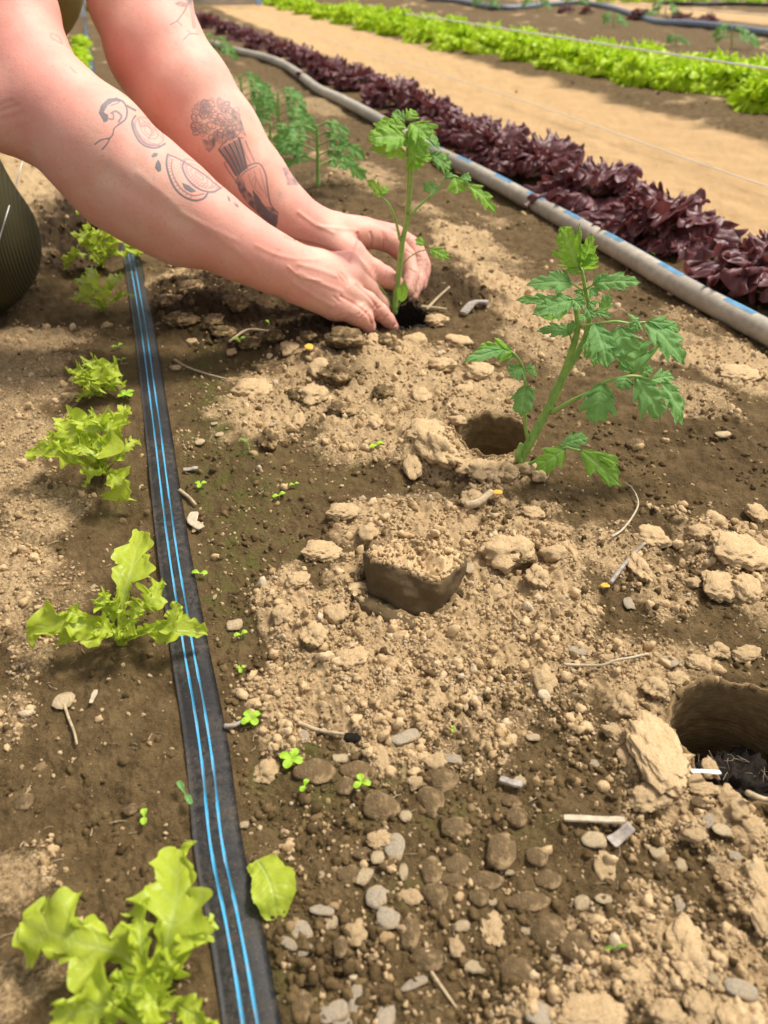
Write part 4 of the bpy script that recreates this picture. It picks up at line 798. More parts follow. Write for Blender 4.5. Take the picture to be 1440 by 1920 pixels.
T1 = tomato('upright tomato seedling standing in the open soil before the hose', (973, 866), None, [
    ('stem', [(970, 874, .0), (985, 845, 0), (1013, 793, .002), (1047, 727, .004), (1073, 655, .004), (1083, 613, .003), (1079, 575, .002), (1070, 560, .0)], .0046, .0014),
    ('stem', [(1036, 745, .004), (1056, 705, .010), (1074, 677, .014), (1097, 633, .018), (1106, 590, .018), (1097, 540, .016), (1090, 503, .014)], .0036, .0012),
    ('leaf_stub', [(974, 866, -.004), (971, 852, -.005), (978, 832, -.004)], .0034, .0022)], [
    ([(990, 826, -.002), (984, 790, -.004), (985, 760, -.006), (983, 700, -.008), (968, 668, -.010), (950, 655, -.012)], .0016, [
        (986, 722, -.006, 977, 782, -.022, 36, 'g', dict(teeth=2, lobe=.35)), (984, 727, -.006, 998, 748, .0, 22, 'g'), (980, 690, -.008, 957, 707, -.02, 34, 'g', dict(teeth=2)), (984, 692, -.006, 1006, 700, .004, 22, 'g', dict(teeth=2)),
        (962, 662, -.010, 893, 655, -.02, 34, 'y', dict(teeth=2, lobe=.4)), (950, 655, -.012, 868, 680, -.03, 22, 'g', dict(teeth=2, lobe=.3)), (966, 666, -.01, 928, 668, -.012, 22, 'g', dict(teeth=2))]),
    ([(1033, 774, .0), (1075, 750, -.006), (1103, 737, -.010), (1130, 718, -.014), (1173, 707, -.018), (1195, 706, -.018), (1215, 712, -.016), (1238, 718, -.014)], .0018, [
        (1131, 716, -.014, 1115, 796, -.03, 54, 'g', dict(teeth=3, lobe=.4)), (1192, 706, -.018, 1238, 786, -.034, 52, 'g', dict(teeth=3)), (1240, 716, -.014, 1280, 799, -.02, 46, 'g', dict(teeth=3, twist=.5)), (1222, 712, -.014, 1262, 706, .0, 26, 'g', dict(teeth=2)),
        (1190, 700, -.016, 1187, 634, .0, 68, 'g', dict(teeth=2, sag=.02, hint=BH_)), (1175, 706, -.018, 1165, 733, -.03, 30, 'g', dict(teeth=2)), (1186, 696, -.016, 1158, 684, -.01, 18, 'g', dict(teeth=2)), (1200, 700, -.014, 1225, 690, -.01, 18, 'g', dict(teeth=2))]),
    ([(1085, 612, .003), (1103, 610, -.004), (1150, 603, -.012), (1180, 606, -.014), (1210, 604, -.014)], .0013, [
        (1208, 604, -.014, 1283, 684, -.03, 50, 'g', dict(teeth=3)), (1215, 602, -.014, 1276, 620, -.01, 24, 'g', dict(teeth=2)), (1158, 612, -.012, 1172, 672, -.03, 56, 'g', dict(teeth=2)), (1114, 606, -.008, 1140, 692, -.035, 42, 'g', dict(teeth=3, lobe=.4)),
        (1195, 600, -.014, 1185, 622, -.02, 26, 'g', dict(teeth=2)), (1190, 602, -.014, 1180, 590, .0, 20, 'g', dict(teeth=2)), (1112, 612, -.008, 1120, 640, -.02, 24, 'g', dict(teeth=2))]),
    ([(1090, 508, .014), (1083, 488, .010), (1075, 468, .006)], .0010, [
        (1083, 502, .010, 1050, 424, .0, 56, 'y', dict(teeth=3, sag=.04, hint=BH_)), (1092, 500, .012, 1109, 436, .006, 26, 'y', dict(teeth=3, hint=BH_)), (1096, 506, .012, 1118, 474, .006, 26, 'y', dict(teeth=2, hint=BH_)), (1088, 508, .012, 1060, 507, .004, 20, 'y', dict(teeth=2))]),
    ([(1092, 545, .016), (1080, 536, .008), (1070, 531, .0)], .0009, [
        (1074, 532, .002, 986, 535, -.01, 32, 'g', dict(teeth=2, lobe=.4)), (1068, 530, .0, 1038, 508, .01, 18, 'g', dict(teeth=2))]),
    ([(1096, 545, .016), (1105, 538, .012), (1113, 534, .008)], .0009, [
        (1110, 533, .008, 1203, 530, .0, 30, 'g', dict(teeth=3, lobe=.4)), (1112, 532, .008, 1135, 512, .01, 14, 'g', dict(teeth=2)), (1108, 540, .008, 1120, 556, .0, 20, 'g', dict(teeth=1))]),
    ([(1079, 575, .002), (1074, 564, -.004), (1066, 560, -.008)], .0011, [
        (1076, 562, -.006, 998, 590, -.02, 38, 'g', dict(teeth=3)), (1040, 566, .006, 966, 563, .012, 20, 'g', dict(teeth=2)), (1066, 580, .008, 1016, 596, .014, 22, 'g', dict(teeth=2, hint=tuple(-UP * .5 - HEAD))), (1074, 562, -.006, 1092, 580, -.02, 26, 'g', dict(teeth=2))]),
    ([(1076, 660, .006), (1072, 640, .002), (1068, 626, .0)], .0010, [
        (1074, 624, .002, 1006, 621, .004, 24, 'g', dict(teeth=3, sag=.22, fold=-.2)), (1066, 628, .0, 1076, 600, .0, 14, 'g', dict(teeth=1))]),
    ([(1100, 640, .018), (1112, 636, .01)], .0010, [
        (1116, 630, .004, 1113, 690, -.01, 34, 'g', dict(teeth=2, hint=tuple(-HEAD + rtv * .6))), (1104, 636, .01, 1100, 676, .0, 18, 'g', dict(teeth=2))]),
    ([(1105, 592, .018), (1118, 590, .012), (1128, 585, .010)], .0009, [
        (1128, 585, .010, 1142, 550, .012, 22, 'g', dict(teeth=2, hint=BH_)), (1106, 585, .01, 1150, 596, .0, 14, 'g', dict(teeth=3)), (1100, 590, .01, 1085, 604, .0, 16, 'g', dict(teeth=2)), (1104, 568, .014, 1118, 575, .01, 16, 'g', dict(teeth=1)),
        (1096, 560, .014, 1076, 545, .01, 14, 'g', dict(teeth=2)), (1098, 575, .014, 1112, 600, .002, 14, 'g', dict(teeth=2))]),
    ([(983, 874, -.008), (1000, 866, -.014), (1017, 857, -.018), (1057, 840, -.022), (1075, 842, -.024), (1092, 846, -.026)], .0016, [
        (1060, 842, -.022, 1004, 882, -.034, 36, 'y', dict(teeth=2, lobe=.35)), (1088, 843, -.026, 1166, 913, -.046, 40, 'y', dict(teeth=2, lobe=.6, sag=.05)), (1118, 852, -.03, 1164, 873, -.036, 18, 'y', dict(teeth=1)),
        (1055, 832, -.02, 1104, 820, -.016, 24, 'g', dict(teeth=2, lobe=.3)), (1058, 840, -.022, 1052, 828, -.02, 8, 'g', dict(teeth=1))])], seed=1)
T2 = tomato('tomato seedling held upright between the fingers of both hands', (740, 585), vp(740, 585, 1).dot(HEAD) and gp(742, 590).dot(HEAD), [
    ('stem', [(739, 588, 0), (742, 550, 0), (749, 500, 0), (754, 455, 0), (763, 409, 0), (767, 340, 0), (765, 290, 0), (764, 246, 0)], .0042, .0020),
    ('stem', [(764, 400, -.004), (770, 350, -.006), (771, 300, -.006), (770, 270, -.006)], .0028, .0014)], [
    ([(750, 450, -.002), (742, 415, -.004), (729, 384, -.008), (712, 366, -.01)], .0018, [(715, 368, -.01, 688, 338, -.02, 22, 'y', dict(teeth=2)), (712, 366, -.01, 730, 350, .0, 12, 'y', dict(teeth=2))]),
    ([(766, 270, -.002), (760, 258, -.01)], .0016, [(764, 260, -.008, 688, 262, -.03, 46, 'y', dict(teeth=3, lobe=.35)), (764, 290, -.008, 692, 280, -.03, 34, 'y', dict(teeth=3, lobe=.35)), (762, 240, -.004, 706, 232, -.0, 28, 'y', dict(teeth=2)),
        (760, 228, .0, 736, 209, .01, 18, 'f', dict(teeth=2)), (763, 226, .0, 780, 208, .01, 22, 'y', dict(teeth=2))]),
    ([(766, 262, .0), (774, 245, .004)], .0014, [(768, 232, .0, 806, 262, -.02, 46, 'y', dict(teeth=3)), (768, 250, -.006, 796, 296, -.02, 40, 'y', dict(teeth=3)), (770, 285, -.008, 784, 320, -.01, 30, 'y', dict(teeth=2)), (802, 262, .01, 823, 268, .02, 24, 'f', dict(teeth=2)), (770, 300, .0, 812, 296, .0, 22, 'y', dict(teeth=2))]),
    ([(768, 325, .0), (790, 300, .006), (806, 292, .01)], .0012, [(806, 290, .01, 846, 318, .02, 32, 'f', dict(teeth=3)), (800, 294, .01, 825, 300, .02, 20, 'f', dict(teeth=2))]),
    ([(765, 408, .0), (780, 392, .004), (798, 376, .008), (822, 354, .012), (835, 334, .016), (853, 330, .018), (876, 346, .02)], .0016, [
        (852, 332, .018, 860, 364, .01, 34, 'y', dict(teeth=2)), (862, 338, .018, 884, 332, .02, 18, 'g', dict(teeth=2)), (876, 346, .02, 930, 401, .02, 26, 'y', dict(teeth=3, lobe=.55)), (820, 348, .012, 793, 358, .0, 22, 'g', dict(teeth=1)), (835, 336, .014, 848, 324, .02, 14, 'g', dict(teeth=1))]),
    ([(756, 494, -.004), (768, 482, -.012), (787, 471, -.016), (806, 467, -.02)], .0009, [(806, 467, -.02, 844, 486, -.03, 16, 'y', dict(teeth=2, lobe=.2)), (797, 460, -.016, 778, 448, -.012, 12, 'y', dict(teeth=1, lobe=.2))]),
    ([(733, 575, -.004), (728, 562, -.006), (717, 543, -.008), (700, 528, -.012), (682, 524, -.014)], .0012, [(733, 574, -.004, 683, 523, -.016, 9, 'y', dict(teeth=1, lobe=.1, sag=-.15))]),
    ([(745, 580, -.004), (750, 568, -.01)], .0010, [(752, 566, -.010, 759, 524, -.014, 14, 'y', dict(teeth=1, lobe=.1, hint=BH_))])], seed=2)

def auto_tomato(label, px, py, hpx, seed, group=None, spread=1.0, n=9):
    r_ = random.Random(seed); b = gp(px, py); D = b.dot(HEAD); leaves = []; lean = r_.uniform(-.12, .12) * hpx
    st = [(px, py + 2, 0), (px + lean * .3, py - hpx * .5, 0), (px + lean, py - hpx, 0)]
    sc = F / (b - CAMP).dot(fwv)
    for i in range(n):
        f = 0.35 + 0.62 * i / (n - 1); x0 = px + lean * f; y0 = py - hpx * f; sgn = -1 if i % 2 else 1; a = r_.uniform(.35, .62) * hpx * spread * (1.15 - f * .5); dd = r_.uniform(-.7, .7) * a / sc
        x1, y1 = x0 + sgn * a * .55, y0 - a * .22; x2, y2 = x0 + sgn * a, y0 - a * .02; ll = []
        for k in range(5):
            t = (1.0, .75, .75, .45, .45)[k]; bx, by = x0 + (x2 - x0) * t, y0 + (y2 - y0) * t - a * .15 * math.sin(t * 3); s2 = 0 if k == 0 else (1 if k % 2 else -1)
            L = a * (.75, .62, .62, .5, .5)[k]
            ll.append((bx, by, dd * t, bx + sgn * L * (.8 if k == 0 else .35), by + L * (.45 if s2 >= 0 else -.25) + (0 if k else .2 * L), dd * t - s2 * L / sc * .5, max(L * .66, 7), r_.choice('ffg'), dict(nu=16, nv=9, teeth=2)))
        leaves.append(([(x0, y0, 0), (x1, y1, dd * .5), (x2, y2, dd)], .0014, ll))
    return tomato(label, (px, py), None, [('stem', st, .0045, .0022)], leaves, 'tomato plant', group, seed)
auto_tomato('bushy tomato seedling just behind the two hands', 596, 352, 118, 11)
auto_tomato('tomato seedling beside the bend in the grey hose', 522, 262, 92, 12)
auto_tomato('dark tomato seedling against the far forearm', 455, 225, 85, 13)
auto_tomato('tomato seedling at the far end of the hose near the arm', 405, 118, 52, 14, n=6)
auto_tomato('low leafy tomato seedling near the left of the far forearm', 505, 300, 70, 19, n=6)
FG = 'tomato seedlings on the far bed'
for i, (px, py, h, lab) in enumerate([(912, 20, 30, 'leafy far seedling above the bright row, leftmost'), (1008, 22, 34, 'tall far seedling just left of the dark hose'), (1080, 14, 28, 'feathery far seedling at the hose end'),
        (1150, 52, 26, 'low far seedling in front of the dark hose'), (1248, 40, 34, 'wide feathery seedling behind the dark hose'), (1372, 92, 44, 'nearest far seedling behind the bright row'), (1268, 88, 22, 'faint far seedling just behind the bright row')]):
    auto_tomato(lab, px, py, h, 30 + i, FG, 1.4, 6)

# ------------------------------------------------------------------ tiny weeds and loose bits on the soil
def weed(px, py, wpx, n, label, ang=0.0, mat=None, group=None, sl=1.0, h=0.004):
    b = gp(px, py); sc = F / (b - CAMP).dot(fwv); r = wpx / sc / 2; root = tag(empty('weed_seedling', b), label, 'weed', group)
    child('stem', tube_mesh('stem', [b - UP * .002, b + UP * h], [.0005, .0004], 5, 5), root, M_STEM)
    for k in range(n):
        a = ang + k * 2 * math.pi / n; d = Vector((math.cos(a), math.sin(a), 0.10)); c = b + UP * h
        pts = [c, c + d * r * .5 + UP * .001, c + d * r * 1.0]
        child('seed_leaf', leaf_vn('seed_leaf', pts, r * 0.8 * sl, k + int(px), lambda u: math.sqrt(max(0.01, 1 - ((u - .6) / .42) ** 2)) if u > .3 else .12 + u * 1.9, 14, 7, (0, 0, 1), 0, (0, 1), (0.03, 1), .15, 0, 0, 2), root, mat or M_COTY)
for a in [(472, 1356, 40, 4, 'four leaved weed beside the tape, right of a pale twig', .4), (547, 1432, 46, 4, 'four leaved weed next to a tan clod and a round stone', .9), (678, 1476, 36, 3, 'three leaved weed among brown pebbles', 1.5),
          (453, 1198, 26, 2, 'two leaved weed level with the lettuce on the tape', .2), (453, 1263, 20, 3, 'tiny weed at the left edge of the pale crumbs', .3), (273, 1540, 34, 2, 'two leaved seedling alone on bare brown soil left of the tape', 1.5),
          (376, 1083, 30, 2, 'pointed two leaved weed at the right edge of the tape', 2.7), (377, 916, 24, 3, 'light weed right of the tape above a dry leaf', .2), (452, 651, 30, 3, 'small weed beside the curved twig near the hands', .5),
          (238, 746, 34, 4, 'four leaved weed below the small frilled lettuce', .6), (572, 1482, 28, 2, 'dull two leaved weed in the mossy soil', .9), (524, 936, 26, 2, 'flat two leaved weed on mossy soil', .3),
          (552, 916, 18, 2, 'thin pale seedling above the flat weed', .1), (706, 842, 30, 2, 'wilted weed on a crumb between the holes', .4), (222, 655, 22, 2, 'weed left of the tape above the small lettuce', .5), (228, 680, 18, 2, 'second tiny weed left of the tape above the small lettuce', .1), (848, 1376, 16, 2, 'tiny upright weed below the pale crumbs', 1.2)]:
    weed(*a)
weed(350, 1500, 60, 2, 'grey green weed with narrow leaves at the left edge of the tape', 1.9, M_TOM, None, .5, .006)
weed(1150, 1785, 46, 2, 'bright green blade lying on pale crumbs near the bottom', -.15, M_TOMY, None, .35)
weed(505, 612, 22, 1, 'single green sliver beside the hands in dark soil', 2.0, M_COTY, None, .6)
weed(467, 848, 36, 1, 'green sliver on a dark curved stem right of the tape', 2.2, M_TOMY, None, .5, .01)
weed(1225, 490, 30, 1, 'pale green bud shaped leaf beside the hose', 1.9, M_COTY, None, .5, .008)
def twig(label, pts, wpx, mat, name='twig', cat='twig', lift=.002, r1=.7):
    P = [gp(x, y, lift) for x, y in pts]; sc = F / (P[0] - CAMP).dot(fwv); r = wpx / sc / 2
    return tag(link(name, tube_mesh(name, P, [r, r * r1], max(8, len(pts) * 6), 7), None, mat), label, cat)
def slab(label, pts, wpx, mat, name='wood_chip', cat='wood chip', t=0.35, lift=.003):
    P = [gp(x, y, lift) for x, y in pts]; sc = F / (P[0] - CAMP).dot(fwv); w = wpx / sc
    C = catmull(P, 14); T = norm(np.gradient(C, axis=0)); S = norm(np.cross(T, [0, 0, 1])); V = []
    rr_ = np.random.default_rng(int(pts[0][0])); nw = np.interp(np.arange(14), [0, 4, 9, 13], rr_.normal(0, 1, 4)); nz_ = np.interp(np.arange(14), [0, 5, 9, 13], rr_.normal(0, 1, 4))
    for i in range(14):
        k = 0.5 * w * (1 + (.05 if name in ('stick', 'splinter') else .20) * nw[i]) * (0.8 if i in (0, 13) else 1)
        for a, z in ((-1, 0), (-.8, t), (.8, t), (1, 0), (.8, -t), (-.8, -t)): V.append(C[i] + S[i] * a * k + np.array([0, 0, z * k + (.12 * k * nz_[i])]))
    n = len(V); Fq = grid_faces(14, 6, True).tolist() + [[0, 1, 2, 3], [0, 3, 4, 5], [n - 6, n - 3, n - 4, n - 5], [n - 6, n - 1, n - 2, n - 3]]
    me = bpy.data.meshes.new(name); me.from_pydata([tuple(v) for v in V], [], Fq); me.update()
    return tag(link(name, me, None, mat, False), label, cat)
slab('straight pale stick lying level near the lower right', [(1055, 1543), (1110, 1545), (1168, 1547)], 14, M_STRAW, 'stick', 'stick', .45, .004)
slab('white splinter resting on the clods at the rim of the large hole', [(1288, 1467), (1315, 1468), (1342, 1469)], 9, mat_plain('white_splinter', (0.8, 0.78, 0.72), .7, 200, .1), 'splinter', 'splinter', .4, .010)
slab('short grey stick among pebbles right of centre', [(936, 1469), (958, 1476), (978, 1481)], 15, M_BARK, 'stick', 'stick', .4, .004)
twig('crooked pale root lying below the right side of the crumb heap', [(1055, 1258), (1090, 1260), (1125, 1260), (1150, 1252), (1180, 1246), (1212, 1238)], 6, M_STRAW, lift=.006)
twig('grey bent twig between two clods at the right', [(1142, 1105), (1160, 1080), (1180, 1055), (1206, 1030)], 9, M_BARK, lift=.006)
twig('thin curled dry tendril below the seedling', [(1145, 1015), (1165, 1000), (1185, 975), (1195, 950), (1185, 925), (1170, 912)], 5, M_STRAW, lift=.004, r1=.5)
twig('pale root end sticking out beside a yellow petal', [(872, 965), (895, 955), (920, 938)], 17, M_TWIG, lift=.008, r1=.8)
twig('curved pale twig right of the tape near the hands', [(328, 680), (350, 692), (385, 705), (425, 716)], 5, M_TWIG, lift=.003)
twig('thin twig in the shade left of the fingers', [(430, 640), (465, 634), (505, 628)], 6, M_TWIG, lift=.004)
twig('split dry stem hanging below the flat pale stone', [(122, 1325), (130, 1350), (140, 1375), (146, 1400)], 6, M_TWIG, lift=.002)
twig('pale twig left of the black crumb above the pebbles', [(560, 1364), (600, 1376), (645, 1383)], 9, M_TWIG, lift=.003)
twig('dark tipped twig near the four leaved weed', [(422, 1368), (440, 1366), (458, 1358)], 10, M_BARK, lift=.003)
twig('long thin root crossing the pale grit at the bottom', [(808, 1828), (830, 1860), (855, 1895)], 7, M_TWIG, lift=.003)
twig('dry stem fragment right of the tape above the dry leaf', [(338, 925), (355, 938), (368, 952)], 8, M_TWIG, lift=.003)
twig('thin brown stick right of the hands', [(800, 585), (820, 568), (842, 548)], 6, M_TWIG, lift=.004)
twig('short pale stick on the soil beside the held seedling', [(790, 585), (812, 583), (836, 586)], 7, M_TWIG, lift=.004)
twig('short pale twig below the hole wall of the corner hole', [(1390, 1512), (1420, 1518), (1455, 1522)], 12, M_TWIG, lift=.010)
tag(on_ground('flat_stone', PALES[2], 121, 1312, 52, 34, 15, .28, .1, None), 'flat pale stone with a ragged edge on bare soil left of the tape', 'stone')
slab('curled dry leaf fragment right of the tape', [(366, 968), (362, 985), (380, 998)], 16, M_STRAW, 'dry_leaf', 'dry leaf', .15, .004)
slab('small dry husk standing beside the flat pale stone', [(172, 1325), (177, 1312), (182, 1300)], 9, M_STRAW, 'husk', 'husk', .3, .003)
slab('grey bark flake near the pebbles', [(1142, 1588), (1160, 1575), (1180, 1560)], 22, M_BARK, 'bark_flake', 'bark', .15, .004)
slab('dark bark piece in the soil right of the hands', [(868, 588), (888, 578), (915, 578)], 20, M_BARK, 'bark_flake', 'bark', .4, .004)
slab('narrow bark strip left of the near pebbles', [(345, 886), (360, 884), (372, 882)], 10, M_BARK, 'bark_flake', 'bark', .3, .003)
for px, py, w, lab in [(932, 933, 18, 'orange yellow petal beside the pale root end'), (581, 664, 16, 'orange petal on a brown clod near the fingers'), (1133, 1106, 16, 'small yellow petal at the lower end of the grey twig')]:
    o = on_ground('petal', PALES[1].copy(), px, py, w, w * .9, 0, .5, .1, None, .004); o.data.materials.clear(); o.data.materials.append(M_YEL); tag(o, lab, 'petal')
o = on_ground('black_crumb', CLODSB[1].copy(), 658, 1385, 26, 16, 0, .8, .1, None); o.data.materials.clear(); o.data.materials.append(M_DARKBIT); tag(o, 'black crumb at the tip of the pale twig', 'soil crumb')
# small loose straws as scattered litter
def litter():
    rng = random.Random(3); V, Fc = [], []
    for _ in range(520):
        px = rng.uniform(0, 1440); py = rng.uniform(640, 1920) if rng.random() < .8 else rng.uniform(350, 700)
        p = at(px, py)
        if abs(p.x + .015) < .02 or p.x > .85: continue
        if any(math.hypot(p.x - q.x, p.y - q.y) < r for q, r, d in PIT.values()): continue
        L = rng.uniform(.002, .009); a = rng.uniform(0, 6.28); r = rng.uniform(.00012, .00032); z = hgt(p.x, p.y) + .0008; k = rng.uniform(-.5, .5)
        pts = [(p.x + math.cos(a + k * t) * L * (t - .5), p.y + math.sin(a + k * t) * L * (t - .5), z + .0008 * math.sin(t * 3 + a)) for t in (0, .5, 1)]
        for x, y, zz in pts:
            i = len(V); nx, ny = -math.sin(a) * r, math.cos(a) * r; V += [(x + nx, y + ny, zz), (x, y, zz + r * 1.5), (x - nx, y - ny, zz)]
        i = len(V) - 9
        for s in (0, 3): Fc += [(i + s, i + s + 3, i + s + 4, i + s + 1), (i + s + 1, i + s + 4, i + s + 5, i + s + 2)]
    me = bpy.data.meshes.new('straw_litter'); me.from_pydata(V, [], Fc); me.update()
    tag(link('straw_litter', me, GROUND, M_TWIG, False), 'short pale straws and root hairs strewn on the soil', kind='stuff')
litter()

# ------------------------------------------------------------------ the lifted soil plug and the root ball in the corner hole
def mat_plug():
    b = NB('cut_soil_plug'); f = b.attr('dry'); n = b.noise(500, 4, 0.7); n2 = b.noise(60, 5, 0.6)
    br = b.mix(b.ramp(n2, [(0.3, 0.0), (0.7, 1.0)]), (0.085, 0.056, 0.026), (0.130, 0.087, 0.042)); br = b.mix(b.ramp(b.noise(1100, 2), [(0.70, 0.0), (0.76, 0.6)]), br, TAN)
    ff = b.math('ADD', f, b.math('MULTIPLY', b.math('SUBTRACT', n, 0.5), 0.7))
    tn = b.mix(b.ramp(n, [(0.3, 0.0), (0.7, 1.0)]), TAN, TAN2)
    b.bsdf(b.mix(b.ramp(ff, [(0.45, 0.0), (0.55, 1.0)]), br, tn), 0.92, b.bump(b.math('ADD', n, n2), 0.5, 0.0018), 0.2); return b.m
def plug():
    p0, r0, dep = PIT['socket']; p = Vector((p0.x + .003, p0.y - 0.001, 0)); na, nz = 150, 56; V, dry = [], []
    Rm = Matrix.Rotation(-PS, 3, 'Z') @ Matrix.Rotation(math.radians(-27), 3, 'X') @ Matrix.Rotation(math.radians(7), 3, 'Y'); R0 = 0.0350
    for i in range(nz):
        t = i / (nz - 1)
        for j in range(na):
            a = 2 * math.pi * j / na; ca, sa = math.cos(a), math.sin(a)
            if t < 0.5: s = t / .5; r = R0 * (0.72 + 0.28 * math.sin(s * math.pi / 2) ** 0.9); z = -0.022 + 0.038 * s; top = 0
            else: s = (t - .5) / .5; r = R0 * max(0, 1 - s) ** 0.95; z = 0.016 + 0.009 * math.sin(s * math.pi / 2); top = min(1, s * 5)
            q = Vector((ca * 3, sa * 3, z * 90)); n1 = mnoise.noise(q * .7); n2 = mnoise.noise(q * 2.5)
            r2 = r * (1 + .10 * n1 + .03 * mnoise.noise(Vector((ca * 4, sa * 4, z * 130))) + .02 * n2 * (1 - top)); x, y = r2 * ca, r2 * sa
            lump = ((0.5 - abs(mnoise.noise(Vector((x * 70, y * 70, 3))))) * .010 + (0.4 - abs(mnoise.noise(Vector((x * 170, y * 170, 5))))) * .006 + mnoise.noise(Vector((x * 420, y * 420, 5))) * .002 - .005) * top
            jag = 0.008 * mnoise.noise(Vector((ca * 1.6, sa * 1.6, 9))) * min(1, t * 2) + .0012 * mnoise.noise(Vector((ca * 6, sa * 6, 2))) * min(1, t * 2)
            v = Rm @ Vector((x, y, z + lump + jag)); V.append(p + v + UP * 0.003); dry.append(min(1, top * 1.2 + max(0, (t - .40) * 2)))
    me = mesh_np('soil_plug', V, grid_faces(nz, na, True)[:, ::-1], dict(dry=dry))
    o = tag(link('soil_plug', me, None, mat_plug()), 'round plug of dark cut soil with a pale crumbly top, lifted from its hole', 'soil plug')
    P = []; C = []; prof = ((0.0240, -.010), (0.0440, -.010), (0.0468, .002), (0.0448, .0080), (0.0425, .0092), (0.0350, .0095), (0.0250, .004)); m = 44
    for i in range(m):
        a = math.radians(158 + i * 3.3) - PS; e = math.sin(math.pi * (i + .5) / m) ** .5
        for k, (dr, z) in enumerate(prof):
            nn = mnoise.noise(Vector((i * .35, k * .8, 1))); rr_ = dr + .0038 * nn + .0015 * mnoise.noise(Vector((i * 1.3, k, 7))) - .004 * (1 - e) * (k in (2, 3)); zz = z * e + .0030 * mnoise.noise(Vector((i * .4, k * .5, 4))) - (.012 * (1 - e))
            P.append((p0.x + .001 + rr_ * math.cos(a), p0.y + rr_ * math.sin(a), zz)); C.append(1.0 if k == 5 and i < 16 else (0.6 if k == 4 and i < 16 else 0))
    me = mesh_np('broken_slab', P, grid_faces(m, 7, True), dict(dry=C)); link('broken_slab', me, o, o.data.materials[0])
    rng = np.random.default_rng(8); VV = np.array([v[:] for v in V]); T_ = np.array(dry); k = np.where(T_ > .95)[0]; k = np.concatenate([rng.choice(k, 500), rng.choice(np.where((T_ > .6) & (T_ <= .98))[0], 400)]); pt = VV[k] + rng.normal(0, .0008, (900, 3)); sc = .0005 + .0022 * rng.random(900) ** 2.5
    crumb_stuff('plug_crumbs', pt, sc, np.clip(rng.normal(.68, .1, 900), .45, 1), 12, 'pale crumbs on top of the soil plug', o)
plug()
def root_ball():
    p, r, dep = PIT['corner']; b = Vector((p.x + .004, p.y - .006, -.055)); root = tag(empty('root_ball', b), 'black potting soil ball with white root hairs deep in the corner hole', 'root ball')
    V, Fq = ico(5); W = []
    for v in V:
        q = Vector(v); d = 1 + .25 * mnoise.noise(q * 2.2) + .26 * mnoise.noise(q * 6) + .20 * mnoise.noise(q * 14); W.append(b + Vector((q.x * .033 * d, q.y * .027 * d, q.z * .026 * d)))
    child('soil_body', mesh_np('soil_body', W, Fq), root, M_DARKBIT); r_ = random.Random(4)
    VV, FF = [], []
    for k in range(60):
        d = Vector((r_.gauss(0, 1), r_.gauss(0, 1), abs(r_.gauss(0, 1)))).normalized(); c = b + Vector((d.x * .029, d.y * .026, d.z * .027)); t = Vector((r_.uniform(-1, 1), r_.uniform(-1, 1), r_.uniform(-.6, .6))).normalized(); L = r_.uniform(.003, .009); t2 = Vector((r_.uniform(-1, 1), r_.uniform(-1, 1), r_.uniform(-1, 1))) * L * .7
        m_ = tube_mesh('r', [c - t * L, c + d * .0016, c + t2 * .5, c + t * L * .6 + t2], [.00013, .00008], 7, 4, False); n0 = len(VV)
        VV += [v.co[:] for v in m_.vertices]; FF += [[i + n0 for i in f.vertices] for f in m_.polygons]; bpy.data.meshes.remove(m_)
    me = bpy.data.meshes.new('root_hairs'); me.from_pydata(VV, [], FF); me.update(); tag(child('root_hairs', me, root, M_STRAW), kind='stuff')
root_ball()

# ------------------------------------------------------------------ the gardener: one continuous body, clothes as children
VX = 0.0017
def build_sdf(chains, vx, lo, hi, K=0.010):
    lo = np.array(lo); n = np.ceil((np.array(hi) - lo) / vx).astype(int); D = np.full(n, 0.02, np.float32)
    for a, ra, b, rb, k, fl in chains:
        a = np.array(a); b = np.array(b); pad = max(ra, rb) * 1.25 + 0.018
        i0 = np.clip(((np.minimum(a, b) - pad - lo) / vx).astype(int), 0, n); i1 = np.clip(((np.maximum(a, b) + pad - lo) / vx).astype(int) + 1, 0, n)
        if (i1 <= i0).any(): continue
        g = [(lo[q] + (np.arange(i0[q], i1[q])) * vx).astype(np.float32) for q in range(3)]
        X, Y, Z = np.meshgrid(*g, indexing='ij', sparse=True)
        ab = (b - a); L2 = float(ab @ ab) + 1e-12
        px, py, pz = X - a[0], Y - a[1], Z - a[2]
        t = np.clip((px * ab[0] + py * ab[1] + pz * ab[2]) / L2, 0, 1)
        qx, qy, qz = px - t * ab[0], py - t * ab[1], pz - t * ab[2]; r = ra + (rb - ra) * t
        if fl is not None:
            nn, f = np.array(fl[0]), fl[1]; dn = qx * nn[0] + qy * nn[1] + qz * nn[2]; s = dn * (1 / f - 1)
            qx = qx + nn[0] * s; qy = qy + nn[1] * s; qz = qz + nn[2] * s
        d = (np.sqrt(qx * qx + qy * qy + qz * qz) - r).astype(np.float32)
        sl = tuple(slice(i0[q], i1[q]) for q in range(3)); c = D[sl]
        h = np.clip(0.5 + 0.5 * (c - d) / k, 0, 1); D[sl] = c * (1 - h) + d * h - k * h * (1 - h)
    return D
def polygonise(D, vx, lo, name):
    import openvdb
    g = openvdb.FloatGrid(background=0.02); g.copyFromArray(D); V, T, Q = g.convertToPolygons(isovalue=0.0, adaptivity=0.0) if False else (lambda r: (r[0], None, r[1]))(g.convertToQuads(isovalue=0.0))
    return np.asarray(V, np.float32) * vx + np.array(lo, np.float32), np.asarray(Q, np.int64)
def ch(pts, k=0.010, fl=None, dep=True):
    P = [(dp(p[0], p[1], p[2]) if dep else Vector(p[:3]), p[3]) for p in pts]
    return [(a[0], a[1], b[0], b[1], k, fl) for a, b in zip(P[:-1], P[1:])]
